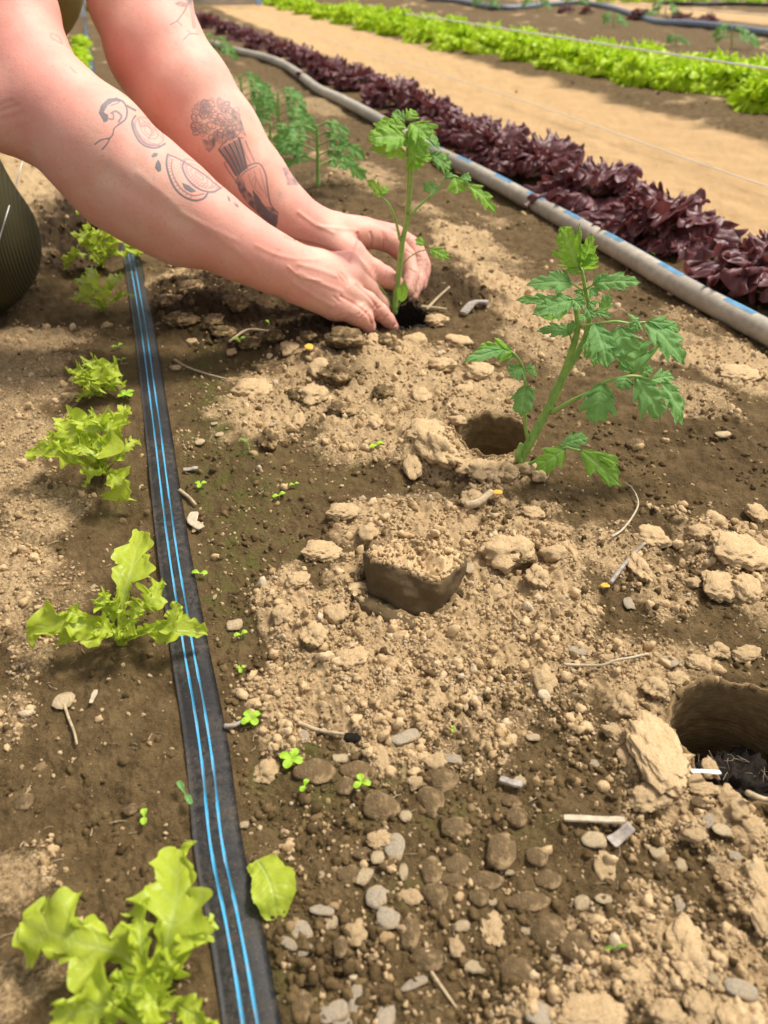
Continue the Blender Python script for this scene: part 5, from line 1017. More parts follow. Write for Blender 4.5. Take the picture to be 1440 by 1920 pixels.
SH_R, SH_L = dp(-230, -420, .78), dp(160, -560, 1.02)
NEAR = [(-230, -420, .78, .060), (-60, -140, .745, .050), (10, 20, .735, .0465), (40, 110, .735, .044), (62, 165, .735, .0455), (100, 208, .735, .049), (180, 275, .742, .0525), (275, 352, .752, .0475), (330, 388, .760, .0430), (392, 428, .772, .0375), (450, 462, .787, .0325), (500, 487, .803, .0292), (530, 500, .812, .0285)]
FAR = [(160, -560, 1.02, .062), (215, -240, .90, .056), (262, 0, .845, .0535), (293, 95, .842, .0515), (345, 178, .845, .0530), (402, 262, .857, .0515), (470, 343, .877, .0425), (520, 392, .890, .0345), (556, 420, .899, .0300), (590, 436, .907, .0275)]
BN = (toward(dp(600, 520, .85)) * .8 + UP * .5).normalized()       # the back of the near hand faces up and to the viewer
chains = ch(NEAR, .012) + ch(FAR, .012)
chains += ch([(14, 212, .725, .036), (60, 215, .735, .040)], .014) + ch([(215, 360, .765, .038), (330, 440, .775, .028)], .02)
# near (right) hand
f1 = (BN, .62)
chains += ch([(520, 497, .812, .0275), (590, 520, .835, .031)], .010, (BN, .8))
for k_, w_ in (((652, 495, .872), .0145), ((657, 518, .862), .0150), ((648, 548, .852), .0148), ((628, 572, .846), .0145)):
    chains += ch([(560, 515, .824, .022), (*k_, w_)], .010)
chains += ch([(560, 535, .826, .018), (628, 572, .848, .015)], .010)
FK = .0018
chains += ch([(628, 572, .846, .0140), (668, 588, .858, .0122), (682, 597, .866, .0112)], .005) + ch([(682, 597, .866, .0112), (688, 612, .878, .0100), (685, 617, .886, .0092)], FK)
chains += ch([(648, 548, .852, .0142), (688, 566, .868, .0118)], .005) + ch([(688, 566, .868, .0118), (712, 585, .882, .0100), (727, 600, .892, .0085), (737, 613, .899, .0068)], FK)
chains += ch([(657, 518, .862, .0142), (690, 542, .893, .0112), (712, 570, .915, .0098), (722, 592, .925, .008)], .004)
chains += ch([(652, 495, .872, .0135), (688, 520, .910, .0110), (706, 552, .935, .0095), (716, 580, .945, .008)], .004)
# far (left) hand
chains += ch([(590, 436, .907, .0275), (625, 442, .920, .0270)], .010)
for k_, w_ in (((690, 440, .958), .0160), ((688, 432, .972), .0150), ((682, 428, .988), .014), ((670, 428, 1.0), .013)):
    chains += ch([(622, 440, .925, .020), (*k_, w_)], .010)
chains += ch([(690, 440, .958, .0155), (716, 446, .966, .0140), (737, 456, .972, .0135)], .006) + ch([(737, 456, .972, .0135), (762, 482, .978, .0115), (771, 515, .974, .0105), (764, 545, .966, .0090)], FK)
chains += ch([(688, 432, .972, .0150), (738, 440, .990, .0130), (768, 460, .998, .0125), (786, 492, .998, .0112), (784, 525, .990, .0100), (771, 556, .98, .0085)], FK)
chains += ch([(682, 428, .988, .0140), (745, 442, 1.012, .0120), (778, 465, 1.02, .0115), (795, 500, 1.018, .0105), (786, 535, 1.005, .0095)], FK)
chains += ch([(622, 456, .905, .0210), (655, 480, .905, .0185), (672, 493, .908, .0155)], .010) + ch([(672, 493, .908, .0150), (700, 507, .915, .0128), (722, 519, .920, .0120), (741, 530, .925, .0098)], .004)
for k_, w_ in (((650, 493, .862), .0062), ((653, 514, .852), .0066), ((643, 541, .842), .0064)):
    chains += ch([(585, 510, .818, .0040), (*k_, w_)], .007)
    chains += ch([(k_[0] - 4, k_[1], k_[2], .0085), (k_[0] + 4, k_[1] + 2, k_[2] + .003, .0085)], .006)
chains += ch([(628, 434, .905, .004), (686, 431, .945, .0065)], .007)
def V3(p, r): return (*p, r)
LO_, HI_ = (-0.62, 0.42, -0.01), (0.36, 1.20, 0.75)
TOR = [(SH_R, .062), (SH_L, .066)]
mid = (SH_R + SH_L) / 2 + Vector((-.10, .0, -.02)); pel = Vector((-.62, 1.03, .30))
chains += [(SH_R, .062, mid, .09, .03, None), (SH_L, .064, mid, .09, .03, None)]
D_ = build_sdf(chains, VX, LO_, HI_)
Vb, Qb = polygonise(D_, VX, LO_, 'person'); del D_
# smoothing without shrinking the fingers much
def smooth(V, Q, it, lam):
    e = np.vstack([Q[:, [0, 1]], Q[:, [1, 2]], Q[:, [2, 3]], Q[:, [3, 0]]]); n = len(V); cnt = np.bincount(e.ravel(), minlength=n).astype(np.float32)
    for k in range(it):
        A = np.zeros_like(V)
        for q in range(3): A[:, q] = np.bincount(e[:, 0], V[e[:, 1], q], n) + np.bincount(e[:, 1], V[e[:, 0], q], n)
        V = V + (lam if k % 2 == 0 else -lam * 0.98) * (A / np.maximum(cnt, 1)[:, None] - V)
    return V
Vb = smooth(Vb, Qb, 6, 0.6)
def normals(V, Q):
    fn = np.cross(V[Q[:, 2]] - V[Q[:, 0]], V[Q[:, 3]] - V[Q[:, 1]]); N = np.zeros_like(V)
    for k in range(4):
        for q in range(3): N[:, q] += np.bincount(Q[:, k], fn[:, q], len(V))
    return norm(N)
def refine(V, Q, sel):
    q = Q[sel]; e = np.vstack([q[:, [0, 1]], q[:, [1, 2]], q[:, [2, 3]], q[:, [3, 0]]]); es = np.sort(e, 1); key = es[:, 0] * len(V) + es[:, 1]
    uq, fi, inv = np.unique(key, return_index=True, return_inverse=True); inv = inv.ravel(); n0 = len(V); mid_ = (V[es[fi, 0]] + V[es[fi, 1]]) / 2; cen = V[q].mean(1)
    m = len(q); a, b, c, d = [n0 + inv[k * m:(k + 1) * m] for k in range(4)]; o = n0 + len(uq) + np.arange(m)
    cnt = np.bincount(inv); inner = np.concatenate([cnt == 2, np.ones(m, bool)])
    N = np.vstack([np.stack(t, 1) for t in ((q[:, 0], a, o, d), (a, q[:, 1], b, o), (o, b, q[:, 2], c), (d, o, c, q[:, 3]))])
    return np.vstack([V, mid_, cen]), np.vstack([Q[~sel], N]), np.concatenate([np.zeros(n0, bool), inner]), np.concatenate([np.zeros((~sel).sum(), bool), np.ones(len(N), bool)])
def pinned(V, Q, free, it=4):
    S = smooth(V, Q, it, .5); V = V.copy(); V[free] = S[free]; return V
_r = Vb - np.array(CAMP); _z = _r @ np.array(fwv); _u = 720 + F * (_r @ np.array(rtv)) / _z; _w = 960 - F * (_r @ np.array(upv)) / _z; _n = normals(Vb, Qb); _n = _n if (_n * (Vb - Vb.mean(0))).sum() > 0 else -_n
_s = ((_n * -norm(_r)).sum(1) > -.05) & ((((_u > 165) & (_u < 575) & (_w > 165) & (_w < 450))) | ((_u > 300) & (_u < 385) & (_w > -12) & (_w < 90)))
fs = _s[Qb].all(1); Vb, Qb, fr1, fs = refine(Vb, Qb, fs); Vb = pinned(Vb, Qb, fr1); Vb, Qb, fr2, fs = refine(Vb, Qb, fs); Vb = pinned(Vb, Qb, fr2)
_r = Vb - np.array(CAMP); _z = _r @ np.array(fwv); _u = 720 + F * (_r @ np.array(rtv)) / _z; _w = 960 - F * (_r @ np.array(upv)) / _z
_s = (_u > 505) & (_u < 830) & (_w > 395) & (_w < 650); fs = _s[Qb].all(1); Vb, Qb, fr3, fs = refine(Vb, Qb, fs); Vb = pinned(Vb, Qb, fr3, 2)
Nb = normals(Vb, Qb)
if (Nb * (Vb - Vb.mean(0))).sum() < 0: Qb = Qb[:, ::-1]; Nb = -Nb
# where each skin point falls when looked at from the tattooist's side (used to place ink on the skin)
rel = Vb - np.array(CAMP); zc = rel @ np.array(fwv); U_ = 720 + F * (rel @ np.array(rtv)) / zc; W_ = 960 - F * (rel @ np.array(upv)) / zc
front = (Nb * -norm(rel)).sum(1) > 0.05
def dist_chain(C):
    best = np.full(len(Vb), 9.0)
    for (x0, y0, z0, r0), (x1, y1, z1, r1) in zip(C[:-1], C[1:]):
        a = np.array(dp(x0, y0, z0)); b = np.array(dp(x1, y1, z1)); ab = b - a; t = np.clip(((Vb - a) @ ab) / (ab @ ab), 0, 1)
        best = np.minimum(best, np.linalg.norm(Vb - a - t[:, None] * ab, axis=1) / (r0 + (r1 - r0) * t))
    return best
isnear = dist_chain(NEAR) < dist_chain(FAR)
crease = np.zeros(len(Vb), np.float32)
def groove(pts, w, depth, cr=0.0):
    C = catmull([(p[0], p[1], 0) for p in pts], 14)[:, :2]; m = np.where(front & (U_ > C[:, 0].min() - 3 * w) & (U_ < C[:, 0].max() + 3 * w) & (W_ > C[:, 1].min() - 3 * w) & (W_ < C[:, 1].max() + 3 * w))[0]
    if not len(m): return
    d = np.full(len(m), 99.)
    for (x0, y0), (x1, y1) in zip(C[:-1], C[1:]):
        ux, uy = U_[m] - x0, W_[m] - y0; dx, dy = x1 - x0, y1 - y0; t = np.clip((ux * dx + uy * dy) / (dx * dx + dy * dy + 1e-6), 0, 1); d = np.minimum(d, np.hypot(ux - t * dx, uy - t * dy))
    g = np.exp(-(d / w) ** 2); Vb[m] -= Nb[m] * (g * depth)[:, None]; crease[m] = np.maximum(crease[m], g * cr)
for pts, w, dpt, cr in [([(640, 556), (668, 572), (690, 590), (696, 606)], 3.0, .0012, .7), ([(668, 534), (692, 556), (708, 578)], 3.0, .0010, .6), ([(672, 590), (680, 582), (684, 574)], 2.2, .0006, .5), ([(676, 597), (684, 590), (690, 584)], 2.0, .0006, .5),
        ([(700, 578), (708, 570)], 2.0, .0006, .4), ([(704, 584), (713, 575)], 2.0, .0006, .4), ([(718, 600), (727, 592)], 2.0, .0005, .4), ([(694, 436), (697, 448), (695, 462)], 2.4, .0009, .6), ([(717, 436), (719, 450), (717, 464)], 2.4, .0008, .5), ([(722, 438), (724, 452)], 2.0, .0005, .4),
        ([(656, 488), (664, 470), (672, 450), (670, 438)], 3.0, .0012, .6), ([(700, 498), (698, 508), (694, 518)], 2.2, .0006, .4), ([(705, 500), (703, 511), (699, 520)], 2.0, .0005, .35), ([(724, 510), (721, 520), (717, 528)], 2.0, .0005, .35), ([(640, 512), (650, 524), (652, 534)], 2.4, .0006, .4), ([(634, 516), (643, 528)], 2.0, .0004, .3), ([(626, 556), (636, 566)], 2.4, .0005, .3),
        ([(536, 444), (560, 452), (600, 462), (640, 478), (656, 492)], 3.0, .0010, .5), ([(502, 515), (512, 490), (522, 470)], 3.0, .0004, .15),
        ([(560, 495), (595, 505), (630, 518)], 4.5, -.0007, 0), ([(560, 512), (600, 530), (640, 546)], 4.5, -.0007, 0), ([(550, 530), (590, 556), (622, 574)], 4.5, -.0006, 0), ([(480, 460), (520, 478), (560, 486), (600, 486)], 4.0, -.0005, 0), ([(540, 500), (565, 520), (600, 526)], 3.0, -.0006, 0),
        ([(260, 325), (310, 366), (350, 405), (420, 452), (480, 500)], 7, -.0004, 0), ([(340, 400), (380, 420), (440, 450)], 6, -.0004, 0), ([(200, 325), (290, 385), (390, 450)], 20, .0016, .05), ([(-30, 218), (5, 206), (34, 197)], 4, .0011, .25), ([(-30, 206), (0, 196), (22, 190)], 4, .0007, .2), ([(-10, 226), (20, 220), (40, 212)], 6, .0006, .1),
        ([(600, 424), (630, 428), (670, 432)], 3.5, -.0006, 0), ([(560, 398), (590, 420), (625, 436)], 4, -.0008, 0), ([(762, 470), (776, 478), (788, 482)], 2, .0006, .4), ([(768, 505), (780, 512)], 2, .0005, .4)]:
    groove(pts, w, dpt, cr)
Nb = normals(Vb, Qb); Nb = Nb if (Nb * (Vb - Vb.mean(0))).sum() > 0 else -Nb
ink = np.zeros(len(Vb), np.float32)
def poly(pts, w, dark, sel, soft=0.9):
    """an inked line w photo-pixels wide"""
    for (x0, y0), (x1, y1) in zip(pts[:-1], pts[1:]):
        m = sel & (U_ > min(x0, x1) - w - 3) & (U_ < max(x0, x1) + w + 3) & (W_ > min(y0, y1) - w - 3) & (W_ < max(y0, y1) + w + 3)
        if not m.any(): continue
        ux, uy = U_[m] - x0, W_[m] - y0; dx, dy = x1 - x0, y1 - y0; t = np.clip((ux * dx + uy * dy) / (dx * dx + dy * dy + 1e-6), 0, 1)
        d = np.hypot(ux - t * dx, uy - t * dy); ink[m] = np.maximum(ink[m], min(1, dark * 1.25) * np.clip((w / 2 + soft - d) / (2 * soft) + .1, 0, 1))
def fill(pts, dark, sel, tex=0.0):
    m = sel & (U_ > min(p[0] for p in pts)) & (U_ < max(p[0] for p in pts)) & (W_ > min(p[1] for p in pts)) & (W_ < max(p[1] for p in pts))
    if not m.any(): return
    x, y = U_[m], W_[m]; c = np.zeros(len(x), bool)
    for (x0, y0), (x1, y1) in zip(pts, pts[1:] + pts[:1]):
        if y0 == y1: continue
        c ^= ((y0 > y) != (y1 > y)) & (x < (x1 - x0) * (y - y0) / (y1 - y0) + x0)
    v = min(1, dark * 1.15) * (1 - tex * (0.5 + gn(x / 9, y / 9, 3))); cur = ink[m]; cur[c] = np.maximum(cur[c], v[c]); ink[m] = cur
def curve(pts, n=24): C = catmull([(p[0], p[1], 0) for p in pts], n); return [tuple(c[:2]) for c in C]
def ring(cx, cy, a, b, rot, t0=0, t1=360, n=30): return [(cx + a * math.cos(math.radians(t)) * math.cos(rot) - b * math.sin(math.radians(t)) * math.sin(rot), cy + a * math.cos(math.radians(t)) * math.sin(rot) + b * math.sin(math.radians(t)) * math.cos(rot)) for t in np.linspace(t0, t1, n)]
ZA = lambda x, y: (160 + x / 2.88, 160 + y / 2.88)
A_ = isnear & front; B_ = (~isnear) & front
def za(l): return [ZA(*p) for p in l]
# near forearm: open-mouthed snake head, coils, drops, patterned disc
fill(za([(72, 150), (85, 105), (125, 70), (165, 68), (190, 85), (150, 90), (120, 110), (100, 145), (125, 160), (120, 195), (100, 200)]), .75, A_)
poly(curve(za([(165, 70), (205, 90), (225, 130), (218, 180), (180, 212)])), 3.2, .8, A_)
poly(curve(za([(190, 85), (165, 100), (140, 108)])), 2, .7, A_); poly(curve(za([(140, 150), (165, 140), (195, 165), (180, 195)])), 4, .65, A_); poly(curve(za([(100, 198), (115, 180), (150, 182), (150, 150)])), 2.4, .7, A_)
poly(curve(za([(180, 212), (155, 235), (148, 265), (130, 285), (85, 295), (52, 318)])), 2.2, .75, A_); poly(curve(za([(132, 285), (118, 315), (92, 345)])), 2.2, .75, A_)
poly(curve(za([(225, 110), (250, 125), (270, 135)])), 4, .7, A_)
R1 = za([(270, 165), (252, 200), (262, 250), (290, 300), (330, 330), (385, 338), (430, 315)])
poly(curve(R1), 3.2, .8, A_); poly(curve(za([(262, 205), (272, 245), (300, 290), (340, 320), (400, 325)])), 4.5, .55, A_)
for r in (14, 24, 40): poly(curve(ring(*ZA(345, 245), r * .8, r * .45, .75, -80, 250)), 1.6, .5, A_)
poly(curve(za([(285, 180), (300, 220), (330, 215), (360, 250), (340, 290)])), 3, .5, A_); poly(curve(za([(270, 165), (300, 180), (360, 225), (425, 295)])), 1.6, .4, A_)
fill(za([(355, 380), (372, 362), (395, 368), (385, 385), (365, 392)]), .7, A_); fill(za([(395, 400), (410, 430), (410, 462), (392, 468), (375, 445), (382, 415)]), .75, A_)
fill(za([(765, 595), (780, 605), (785, 628), (772, 625)]), .7, A_); fill(za([(800, 630), (825, 645), (830, 662), (812, 655)]), .7, A_)
O1 = za([(445, 372), (438, 420), (450, 480), (480, 550), (530, 600), (590, 622), (640, 610), (662, 580)])
poly(curve(O1, 40), 3.6, .85, A_); poly(curve(za([(470, 400), (465, 440), (480, 500), (520, 560), (580, 595), (640, 585)]), 40), 2.4, .6, A_)
poly(curve(za([(445, 372), (500, 395), (560, 430), (640, 480), (700, 530), (732, 555)]), 40), 2.6, .7, A_); poly(curve(za([(732, 555), (690, 575), (640, 570), (590, 545), (545, 495), (525, 440), (535, 410)]), 40), 3.2, .75, A_)
for k in range(17):
    t = k / 16; x = np.interp(t, [0, .3, .6, 1], [530, 545, 600, 725]); y = np.interp(t, [0, .3, .6, 1], [415, 490, 545, 560]); poly([ZA(x, y), ZA(x + 16, y - 12)], 1.6, .55, A_)
for k in range(14):
    t = k / 13; x = np.interp(t, [0, .4, .7, 1], [447, 455, 490, 560]); y = np.interp(t, [0, .4, .7, 1], [390, 470, 545, 608]); poly([ZA(x, y), ZA(x + 14, y - 6)], 1.4, .55, A_)
for r in (10, 20, 32, 44): poly(curve(ring(*ZA(615, 490), r, r * .42, .72, 0, 360)), 1.5, .5, A_)
fill(za([(520, 525), (560, 540), (600, 572), (570, 580), (535, 560)]), .8, A_)
fill(za([(-84, -103), (-70, -96), (-50, -75), (-38, -60), (-60, -65), (-78, -85)]), .35, A_)
# far forearm: bunch of stalks and blossoms in a holder
rt_ = random.Random(6)
for k in range(80):
    _a, _q = rt_.uniform(0, 6.28), math.sqrt(rt_.random()); cx, cy = ZA(700 + 128 * _q * math.cos(_a), 190 + 115 * _q * math.sin(_a)); r = rt_.uniform(5, 11)
    poly(curve(ring(cx, cy, r, r * .62, rt_.uniform(0, 3.1), 0, 330, 12), 14), 1.5, rt_.uniform(.4, .7), B_)
    if k % 3 == 0: poly([(cx - r * .5, cy - r * .3), (cx + r * .3, cy + r * .4)], 2.2, .4, B_)
for q in ([(790, 120), (830, 150), (870, 275), (830, 255), (790, 190)], [(630, 290), (670, 300), (710, 250), (700, 330), (670, 365), (640, 330)], [(770, 240), (830, 270), (800, 290), (760, 270)], [(690, 250), (715, 235), (720, 290), (700, 300)]):
    fill(za(q), .6, B_, .5)
poly(curve(za([(720, 345), (760, 300), (800, 280), (850, 285)])), 1.8, .6, B_)
for k in range(9):
    t = k / 8; poly(curve(za([(725 + 105 * t, 350 - 60 * t), (770 + 80 * t, 410 - 50 * t), (815 + 55 * t, 485 - 40 * t)])), 2.6 if k % 2 else 4.5, .55 if k % 2 else .7, B_)
poly(curve(za([(750, 420), (775, 465), (815, 520)])), 2, .55, B_); poly(curve(za([(750, 420), (765, 415), (800, 470)])), 1.6, .5, B_)
poly(curve(za([(865, 300), (885, 350), (915, 415)])), 2, .5, B_); poly(curve(za([(845, 320), (865, 370), (890, 420)])), 1.5, .45, B_)
poly(curve(za([(812, 525), (850, 455), (930, 420), (970, 470), (985, 560), (1000, 640), (1040, 690)])), 2.4, .65, B_); poly(curve(za([(818, 530), (860, 470), (925, 435)])), 1.8, .5, B_)
fill(za([(815, 520), (850, 500), (870, 560), (915, 610), (960, 650), (1010, 660), (1042, 690), (1040, 740), (1025, 780), (990, 750), (930, 690), (870, 630), (830, 570)]), .78, B_, .45)
fill(za([(900, 560), (935, 600), (960, 640), (990, 680), (1035, 700), (1030, 775), (980, 740), (930, 690)]), .9, B_, .2)
for q in ([(880, 480), (900, 540), (950, 600)], [(910, 460), (930, 520), (965, 580)], [(940, 450), (960, 520), (980, 600)], [(900, 520), (920, 490), (915, 550)]): poly(curve(za(q)), 1.4, .4, B_)
fill(za([(1060, 445), (1085, 440), (1160, 520), (1150, 540), (1090, 540), (1085, 500)]), .6, B_, .5)
for k in range(14): a = k * .45; poly([ZA(1050, 590), ZA(1050 + 32 * math.cos(a), 590 + 42 * math.sin(a))], 1.2, .25, B_)
# sprigs on the far upper arm
poly(curve([(355, 0), (352, 8), (345, 22), (333, 38), (320, 46)]), 2, .7, B_); poly([(332, 39), (341, 48)], 1.8, .6, B_); poly(curve([(372, 64), (356, 64), (344, 75)]), 1.8, .6, B_); poly([(358, 63), (352, 57)], 1.5, .5, B_)
fill([(326, 6), (338, 2), (352, 6), (350, 14), (335, 12)], .6, B_, .3); fill([(352, -10), (362, 0), (358, 10), (350, 4)], .6, B_, .3); poly(curve([(352, 0), (360, 20), (364, 50)]), 7, .35, B_); poly(curve([(95, 62), (110, 68), (117, 82)]), 1.6, .5, A_); poly(curve([(95, 62), (98, 72), (117, 82)]), 1.6, .5, A_)
red = np.zeros(len(Vb), np.float32)
for px, py, z, r, a in ((650, 490, .86, .016, .9), (655, 515, .86, .014, .8), (640, 555, .85, .016, .6), (490, 440, .80, .03, .55), (430, 430, .77, .02, .4), (575, 390, .88, .025, .7), (715, 425, .97, .03, .8), (660, 480, .91, .02, .6), (735, 530, .925, .02, .6), (738, 610, .9, .02, .6), (30, 60, .72, .07, .6), (110, 190, .72, .07, .35), (30, 200, .73, .05, .5), (690, 600, .87, .02, .4), (310, 150, .82, .06, .3)):
    red = np.maximum(red, a * np.exp(-((Vb - np.array(dp(px, py, z))) ** 2).sum(1) / r ** 2))
dirt = np.zeros(len(Vb), np.float32)
for px, py, z, r, a in ((770, 548, .975, .02, 1), (742, 530, .925, .013, .9), (788, 500, 1.0, .025, .8), (735, 608, .90, .014, 1), (686, 615, .88, .014, .9), (755, 460, .98, .02, .5), (700, 590, .88, .015, .5), (640, 600, .85, .02, .4)):
    dirt = np.maximum(dirt, a * np.exp(-((Vb - np.array(dp(px, py, z))) ** 2).sum(1) / r ** 2))
def mat_skin():
    b = NB('skin'); r = b.attr('red'); k = b.attr('ink'); d = b.attr('dirt'); n = b.noise(30, 4, 0.6); fr = b.noise(260, 3, 0.6); n5 = b.noise(700, 3, 0.6)
    c = b.mix(b.ramp(n, [(0.35, 0.0), (0.68, 1.0)]), (0.73, 0.43, 0.315), (0.72, 0.35, 0.265))
    c = b.mix(b.ramp(b.noise(11, 5, 0.65), [(0.42, 0.0), (0.60, 0.55)]), c, (0.70, 0.27, 0.21)); c = b.mix(b.ramp(b.noise(340, 3, .6), [(0.58, 0.0), (0.70, 0.40)]), c, (0.55, 0.22, 0.15)); c = b.mix(b.math('MULTIPLY', r, 0.75), c, (0.66, 0.20, 0.165)); c = b.mix(b.math('MULTIPLY', b.attr('crease'), 0.6), c, (0.48, 0.15, 0.11)); c = b.mix(b.ramp(fr, [(0.62, 0.0), (0.74, 0.26)]), c, (0.46, 0.20, 0.12))
    c = b.mix(b.ramp(k, [(0.05, 0.0), (0.85, 0.88)]), c, (0.09, 0.11, 0.125)); c = b.mix(b.math('MULTIPLY', d, b.ramp(b.noise(260, 4), [(0.4, 0.1), (0.6, 0.9)])), c, (0.10, 0.06, 0.03))
    vo = b.n('ShaderNodeTexVoronoi'); vo.inputs['Scale'].default_value = 900; tc = b.n('ShaderNodeTexCoord'); b.l(tc.outputs['Object'], vo.inputs['Vector'])
    bp = b.bump(vo.outputs['Distance'], 0.12, 0.0006); bp = b.bump(n5, 0.25, 0.0009, bp); bp = b.bump(b.noise(60, 3), 0.35, 0.0016, bp)
    b.bsdf(c, b.ramp(n5, [(0.3, 0.5), (0.7, 0.62)]), bp, 0.35, sss=0.05, scale=0.003); return b.m
M_SKIN = mat_skin()
pm = mesh_np('person', Vb, Qb, dict(ink=ink, red=red, dirt=dirt, crease=crease))
person = tag(link('person', pm, None, M_SKIN), 'kneeling person with tattooed bare forearms planting a seedling with both hands', 'person')
def mat_cord(name, c1, c2, sc, ax):
    b = NB(name); tc = b.n('ShaderNodeTexCoord'); w = b.n('ShaderNodeTexWave'); w.inputs['Scale'].default_value = sc; w.inputs['Distortion'].default_value = 0.6; w.inputs['Detail'].default_value = 1; w.bands_direction = ax
    b.l(tc.outputs['Object'], w.inputs['Vector']); n = b.noise(14, 4); c = b.mix(b.ramp(n, [(0.3, 0.0), (0.7, 1.0)]), c1, c2); c = b.mix(b.math('MULTIPLY', w.outputs['Fac'], 0.35), c, tuple(x * .5 for x in c1))
    b.bsdf(c, 0.85, b.bump(w.outputs['Fac'], 0.5, 0.001), 0.2); return b.m
def coarse_part(name, chs, mat, lo, hi, vx=0.006):
    D = build_sdf(chs, vx, lo, hi); V, Q = polygonise(D, vx, lo, name); V = smooth(V, Q, 6, .6); N = normals(V, Q)
    if (N * (V - V.mean(0))).sum() < 0: Q = Q[:, ::-1]
    return link(name, mesh_np(name, V, Q), person, mat)
# trousers: thigh and shin of the near leg folded under, the far leg behind
knee = dp(-52, 522, .93); knee.z = .088; hip = Vector((-.80, 1.02, .34)); ank = Vector((-.78, .98, .045))
knee2 = Vector((-.36, 1.32, .075)); hip2 = Vector((-.84, 1.22, .34)); ank2 = Vector((-.80, 1.34, .045)); kup = knee + Vector((-.035, .02, .08))
coarse_part('trousers', [(knee, .088, kup, .086, .02, None), (kup, .086, hip, .115, .03, None), (knee + Vector((-.02, 0, -.02)), .066, ank, .052, .03, None), (knee2, .075, hip2, .11, .03, None), (knee2, .065, ank2, .052, .03, None), (hip, .13, hip2, .13, .04, None)],
    mat_cord('olive_corduroy', (0.050, 0.042, 0.016), (0.078, 0.066, 0.026), 95, 'X'), (-1.15, .6, -.03), (.02, 1.6, .62), 0.006)
coarse_part('shirt', [((hip + hip2) / 2 + UP * .06, .15, dp(-60, -120, .99), .10, .06, None), (dp(8, -62, 1.0), .088, dp(-100, -160, 1.0), .12, .05, None), (dp(-100, -160, 1.0), .12, mid + Vector((-.04, 0, .02)), .12, .06, None), (SH_R, .072, SH_R + (dp(-150, -280, .76) - SH_R) * .6, .066, .03, None),
    (SH_L, .076, SH_L + (dp(190, -400, .96) - SH_L) * .6, .070, .03, None), (SH_R, .072, mid, .12, .04, None), (SH_L, .076, mid, .12, .04, None)], mat_plain('olive_shirt', (0.22, 0.15, 0.035), .85, 30, .25), (-1.2, .4, .05), (.1, 1.7, 1.1), 0.008)
hd = mid + Vector((.10, -.02, .20))
coarse_part('head', [(mid, .06, hd - Vector((.02, 0, .06)), .05, .03, None), (hd, .078, hd + Vector((.03, 0, .03)), .082, .03, None), (hd + Vector((.05, 0, -.045)), .045, hd + Vector((.02, 0, -.03)), .05, .03, None), (hd + Vector((.108, 0, -.01)), .012, hd + Vector((.09, 0, .02)), .01, .015, None)], M_SKIN, (-.9, .4, .5), (.3, 1.4, 1.2), 0.006)
coarse_part('hair', [(hd + Vector((-.02, 0, .03)), .088, hd + Vector((.01, 0, .05)), .086, .03, None), (hd + Vector((-.06, 0, -.03)), .06, hd + Vector((-.04, 0, .03)), .07, .03, None)], mat_plain('brown_hair', (0.06, 0.03, 0.015), .6, 60, .4), (-.9, .4, .5), (.3, 1.4, 1.2), 0.006)
for a_ in (ank, ank2):
    coarse_part('boot', [(a_ + Vector((-.02, 0, .005)), .042, a_ + Vector((-.14, 0, -.0)), .040, .02, None), (a_ + Vector((-.0, 0, .02)), .05, a_ + Vector((-.03, 0, .01)), .046, .02, None)], mat_plain('dark_boot', (0.03, 0.022, 0.015), .6, 60, .3), (-1.15, .6, -.03), (-.6, 1.6, .2), 0.006)
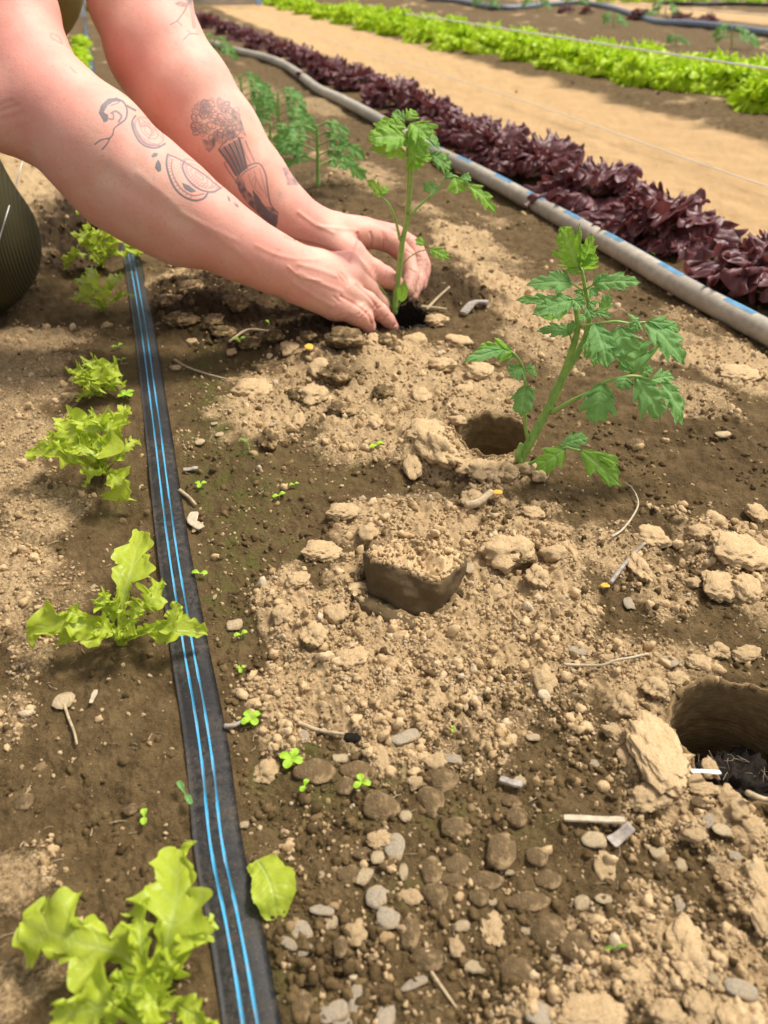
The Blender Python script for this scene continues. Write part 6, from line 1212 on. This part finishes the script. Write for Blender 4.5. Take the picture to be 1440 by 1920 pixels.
# finger nails
def nail(px, py, z, nrm, along, w, l):
    c = dp(px, py, z); n_ = Vector(nrm).normalized(); t = (Vector(along) - n_ * Vector(along).dot(n_)).normalized(); s = n_.cross(t); V = []
    for i in range(7):
        for j in range(7):
            u, v = -1 + i / 3, -1 + j / 3; k = math.sqrt(max(0, 1 - (abs(u) ** 3))) if abs(u) < 1 else .55
            V.append(c + t * u * l / 2 + s * v * w / 2 * max(k, .5) - n_ * (v * v * w * .22))
    link('fingernail', mesh_np('fingernail', V, grid_faces(7, 7)), person, M_NAIL)
M_NAIL = mat_plain('fingernail', (0.66, 0.42, 0.36), .3, 200, .1, .5)
nail(770, 556, .9715, toward(dp(770, 556, .97)) + rtv * .5, -UP + fwv * .1, .0085, .011)
nail(737, 607, .8905, toward(dp(737, 607, .9)) + rtv * .5 + UP * .5, rtv * .5 - UP * .6, .007, .009)

# ------------------------------------------------------------------ the far end of the tunnel
M_BOARD = mat_plain('weathered_board', (0.42, 0.38, 0.32), .8, 12, .2); M_WHITE = mat_plain('white_frame', (0.62, 0.64, 0.66), .5, 12, .12); M_LBLUE = mat_plain('light_blue_plastic', (0.30, 0.48, 0.72), .4, 12, .15)
def box(name, c, s, mat, parent=None, bev=.1):
    import bmesh
    bm = bmesh.new(); bmesh.ops.create_cube(bm, size=1); 
    for v in bm.verts: v.co = Vector((v.co.x * s[0], v.co.y * s[1], v.co.z * s[2]))
    bmesh.ops.bevel(bm, geom=bm.edges[:], offset=min(s) * bev, segments=2, affect='EDGES'); me = bpy.data.meshes.new(name); bm.to_mesh(me); bm.free()
    o = link(name, me, parent, mat, False); o.location = c; return o
root = tag(empty('end_board', (.88, 7.75, 0)), 'pale weathered timber board closing the end of the tunnel, top left of the path', 'board')
for k in range(2):
    o = box('plank', (0, .03 * k, .055 + k * .10), (.80, .04, .095), M_BOARD, root)
box('end_cap', (.425, -.0, .10), (.05, .06, .19), M_LBLUE, root)
root = tag(empty('white_frame', (-.28, 6.6, 0)), 'white end frame with a light blue fitting behind the pale lettuces', 'frame')
box('post', (.17, .1, .22), (.05, .05, .46), M_WHITE, root); box('rail', (.0, .1, .12), (.5, .04, .10), M_WHITE, root); box('rail', (.0, .1, .34), (.5, .04, .05), M_WHITE, root); box('fitting', (.08, .02, .17), (.07, .07, .10), M_LBLUE, root)
box('panel', (-.16, .14, .25), (.30, .01, .28), mat_plain('hazy_plastic', (0.55, 0.56, 0.54), .5, 12, .25), root)
for i in range(5):
    p = Vector((-.35 + .22 * i, 7.5 + .2 * (i % 2), 0))
    head('leafy dark green plant beyond the white frame, number %s from the left' % ORD[i].replace('nearest', 'first'), p, 2.2, FARB, 'plant', 'leafy plants beyond the white frame', 12, 300 + i, 10, 80, 'leafy_plant')
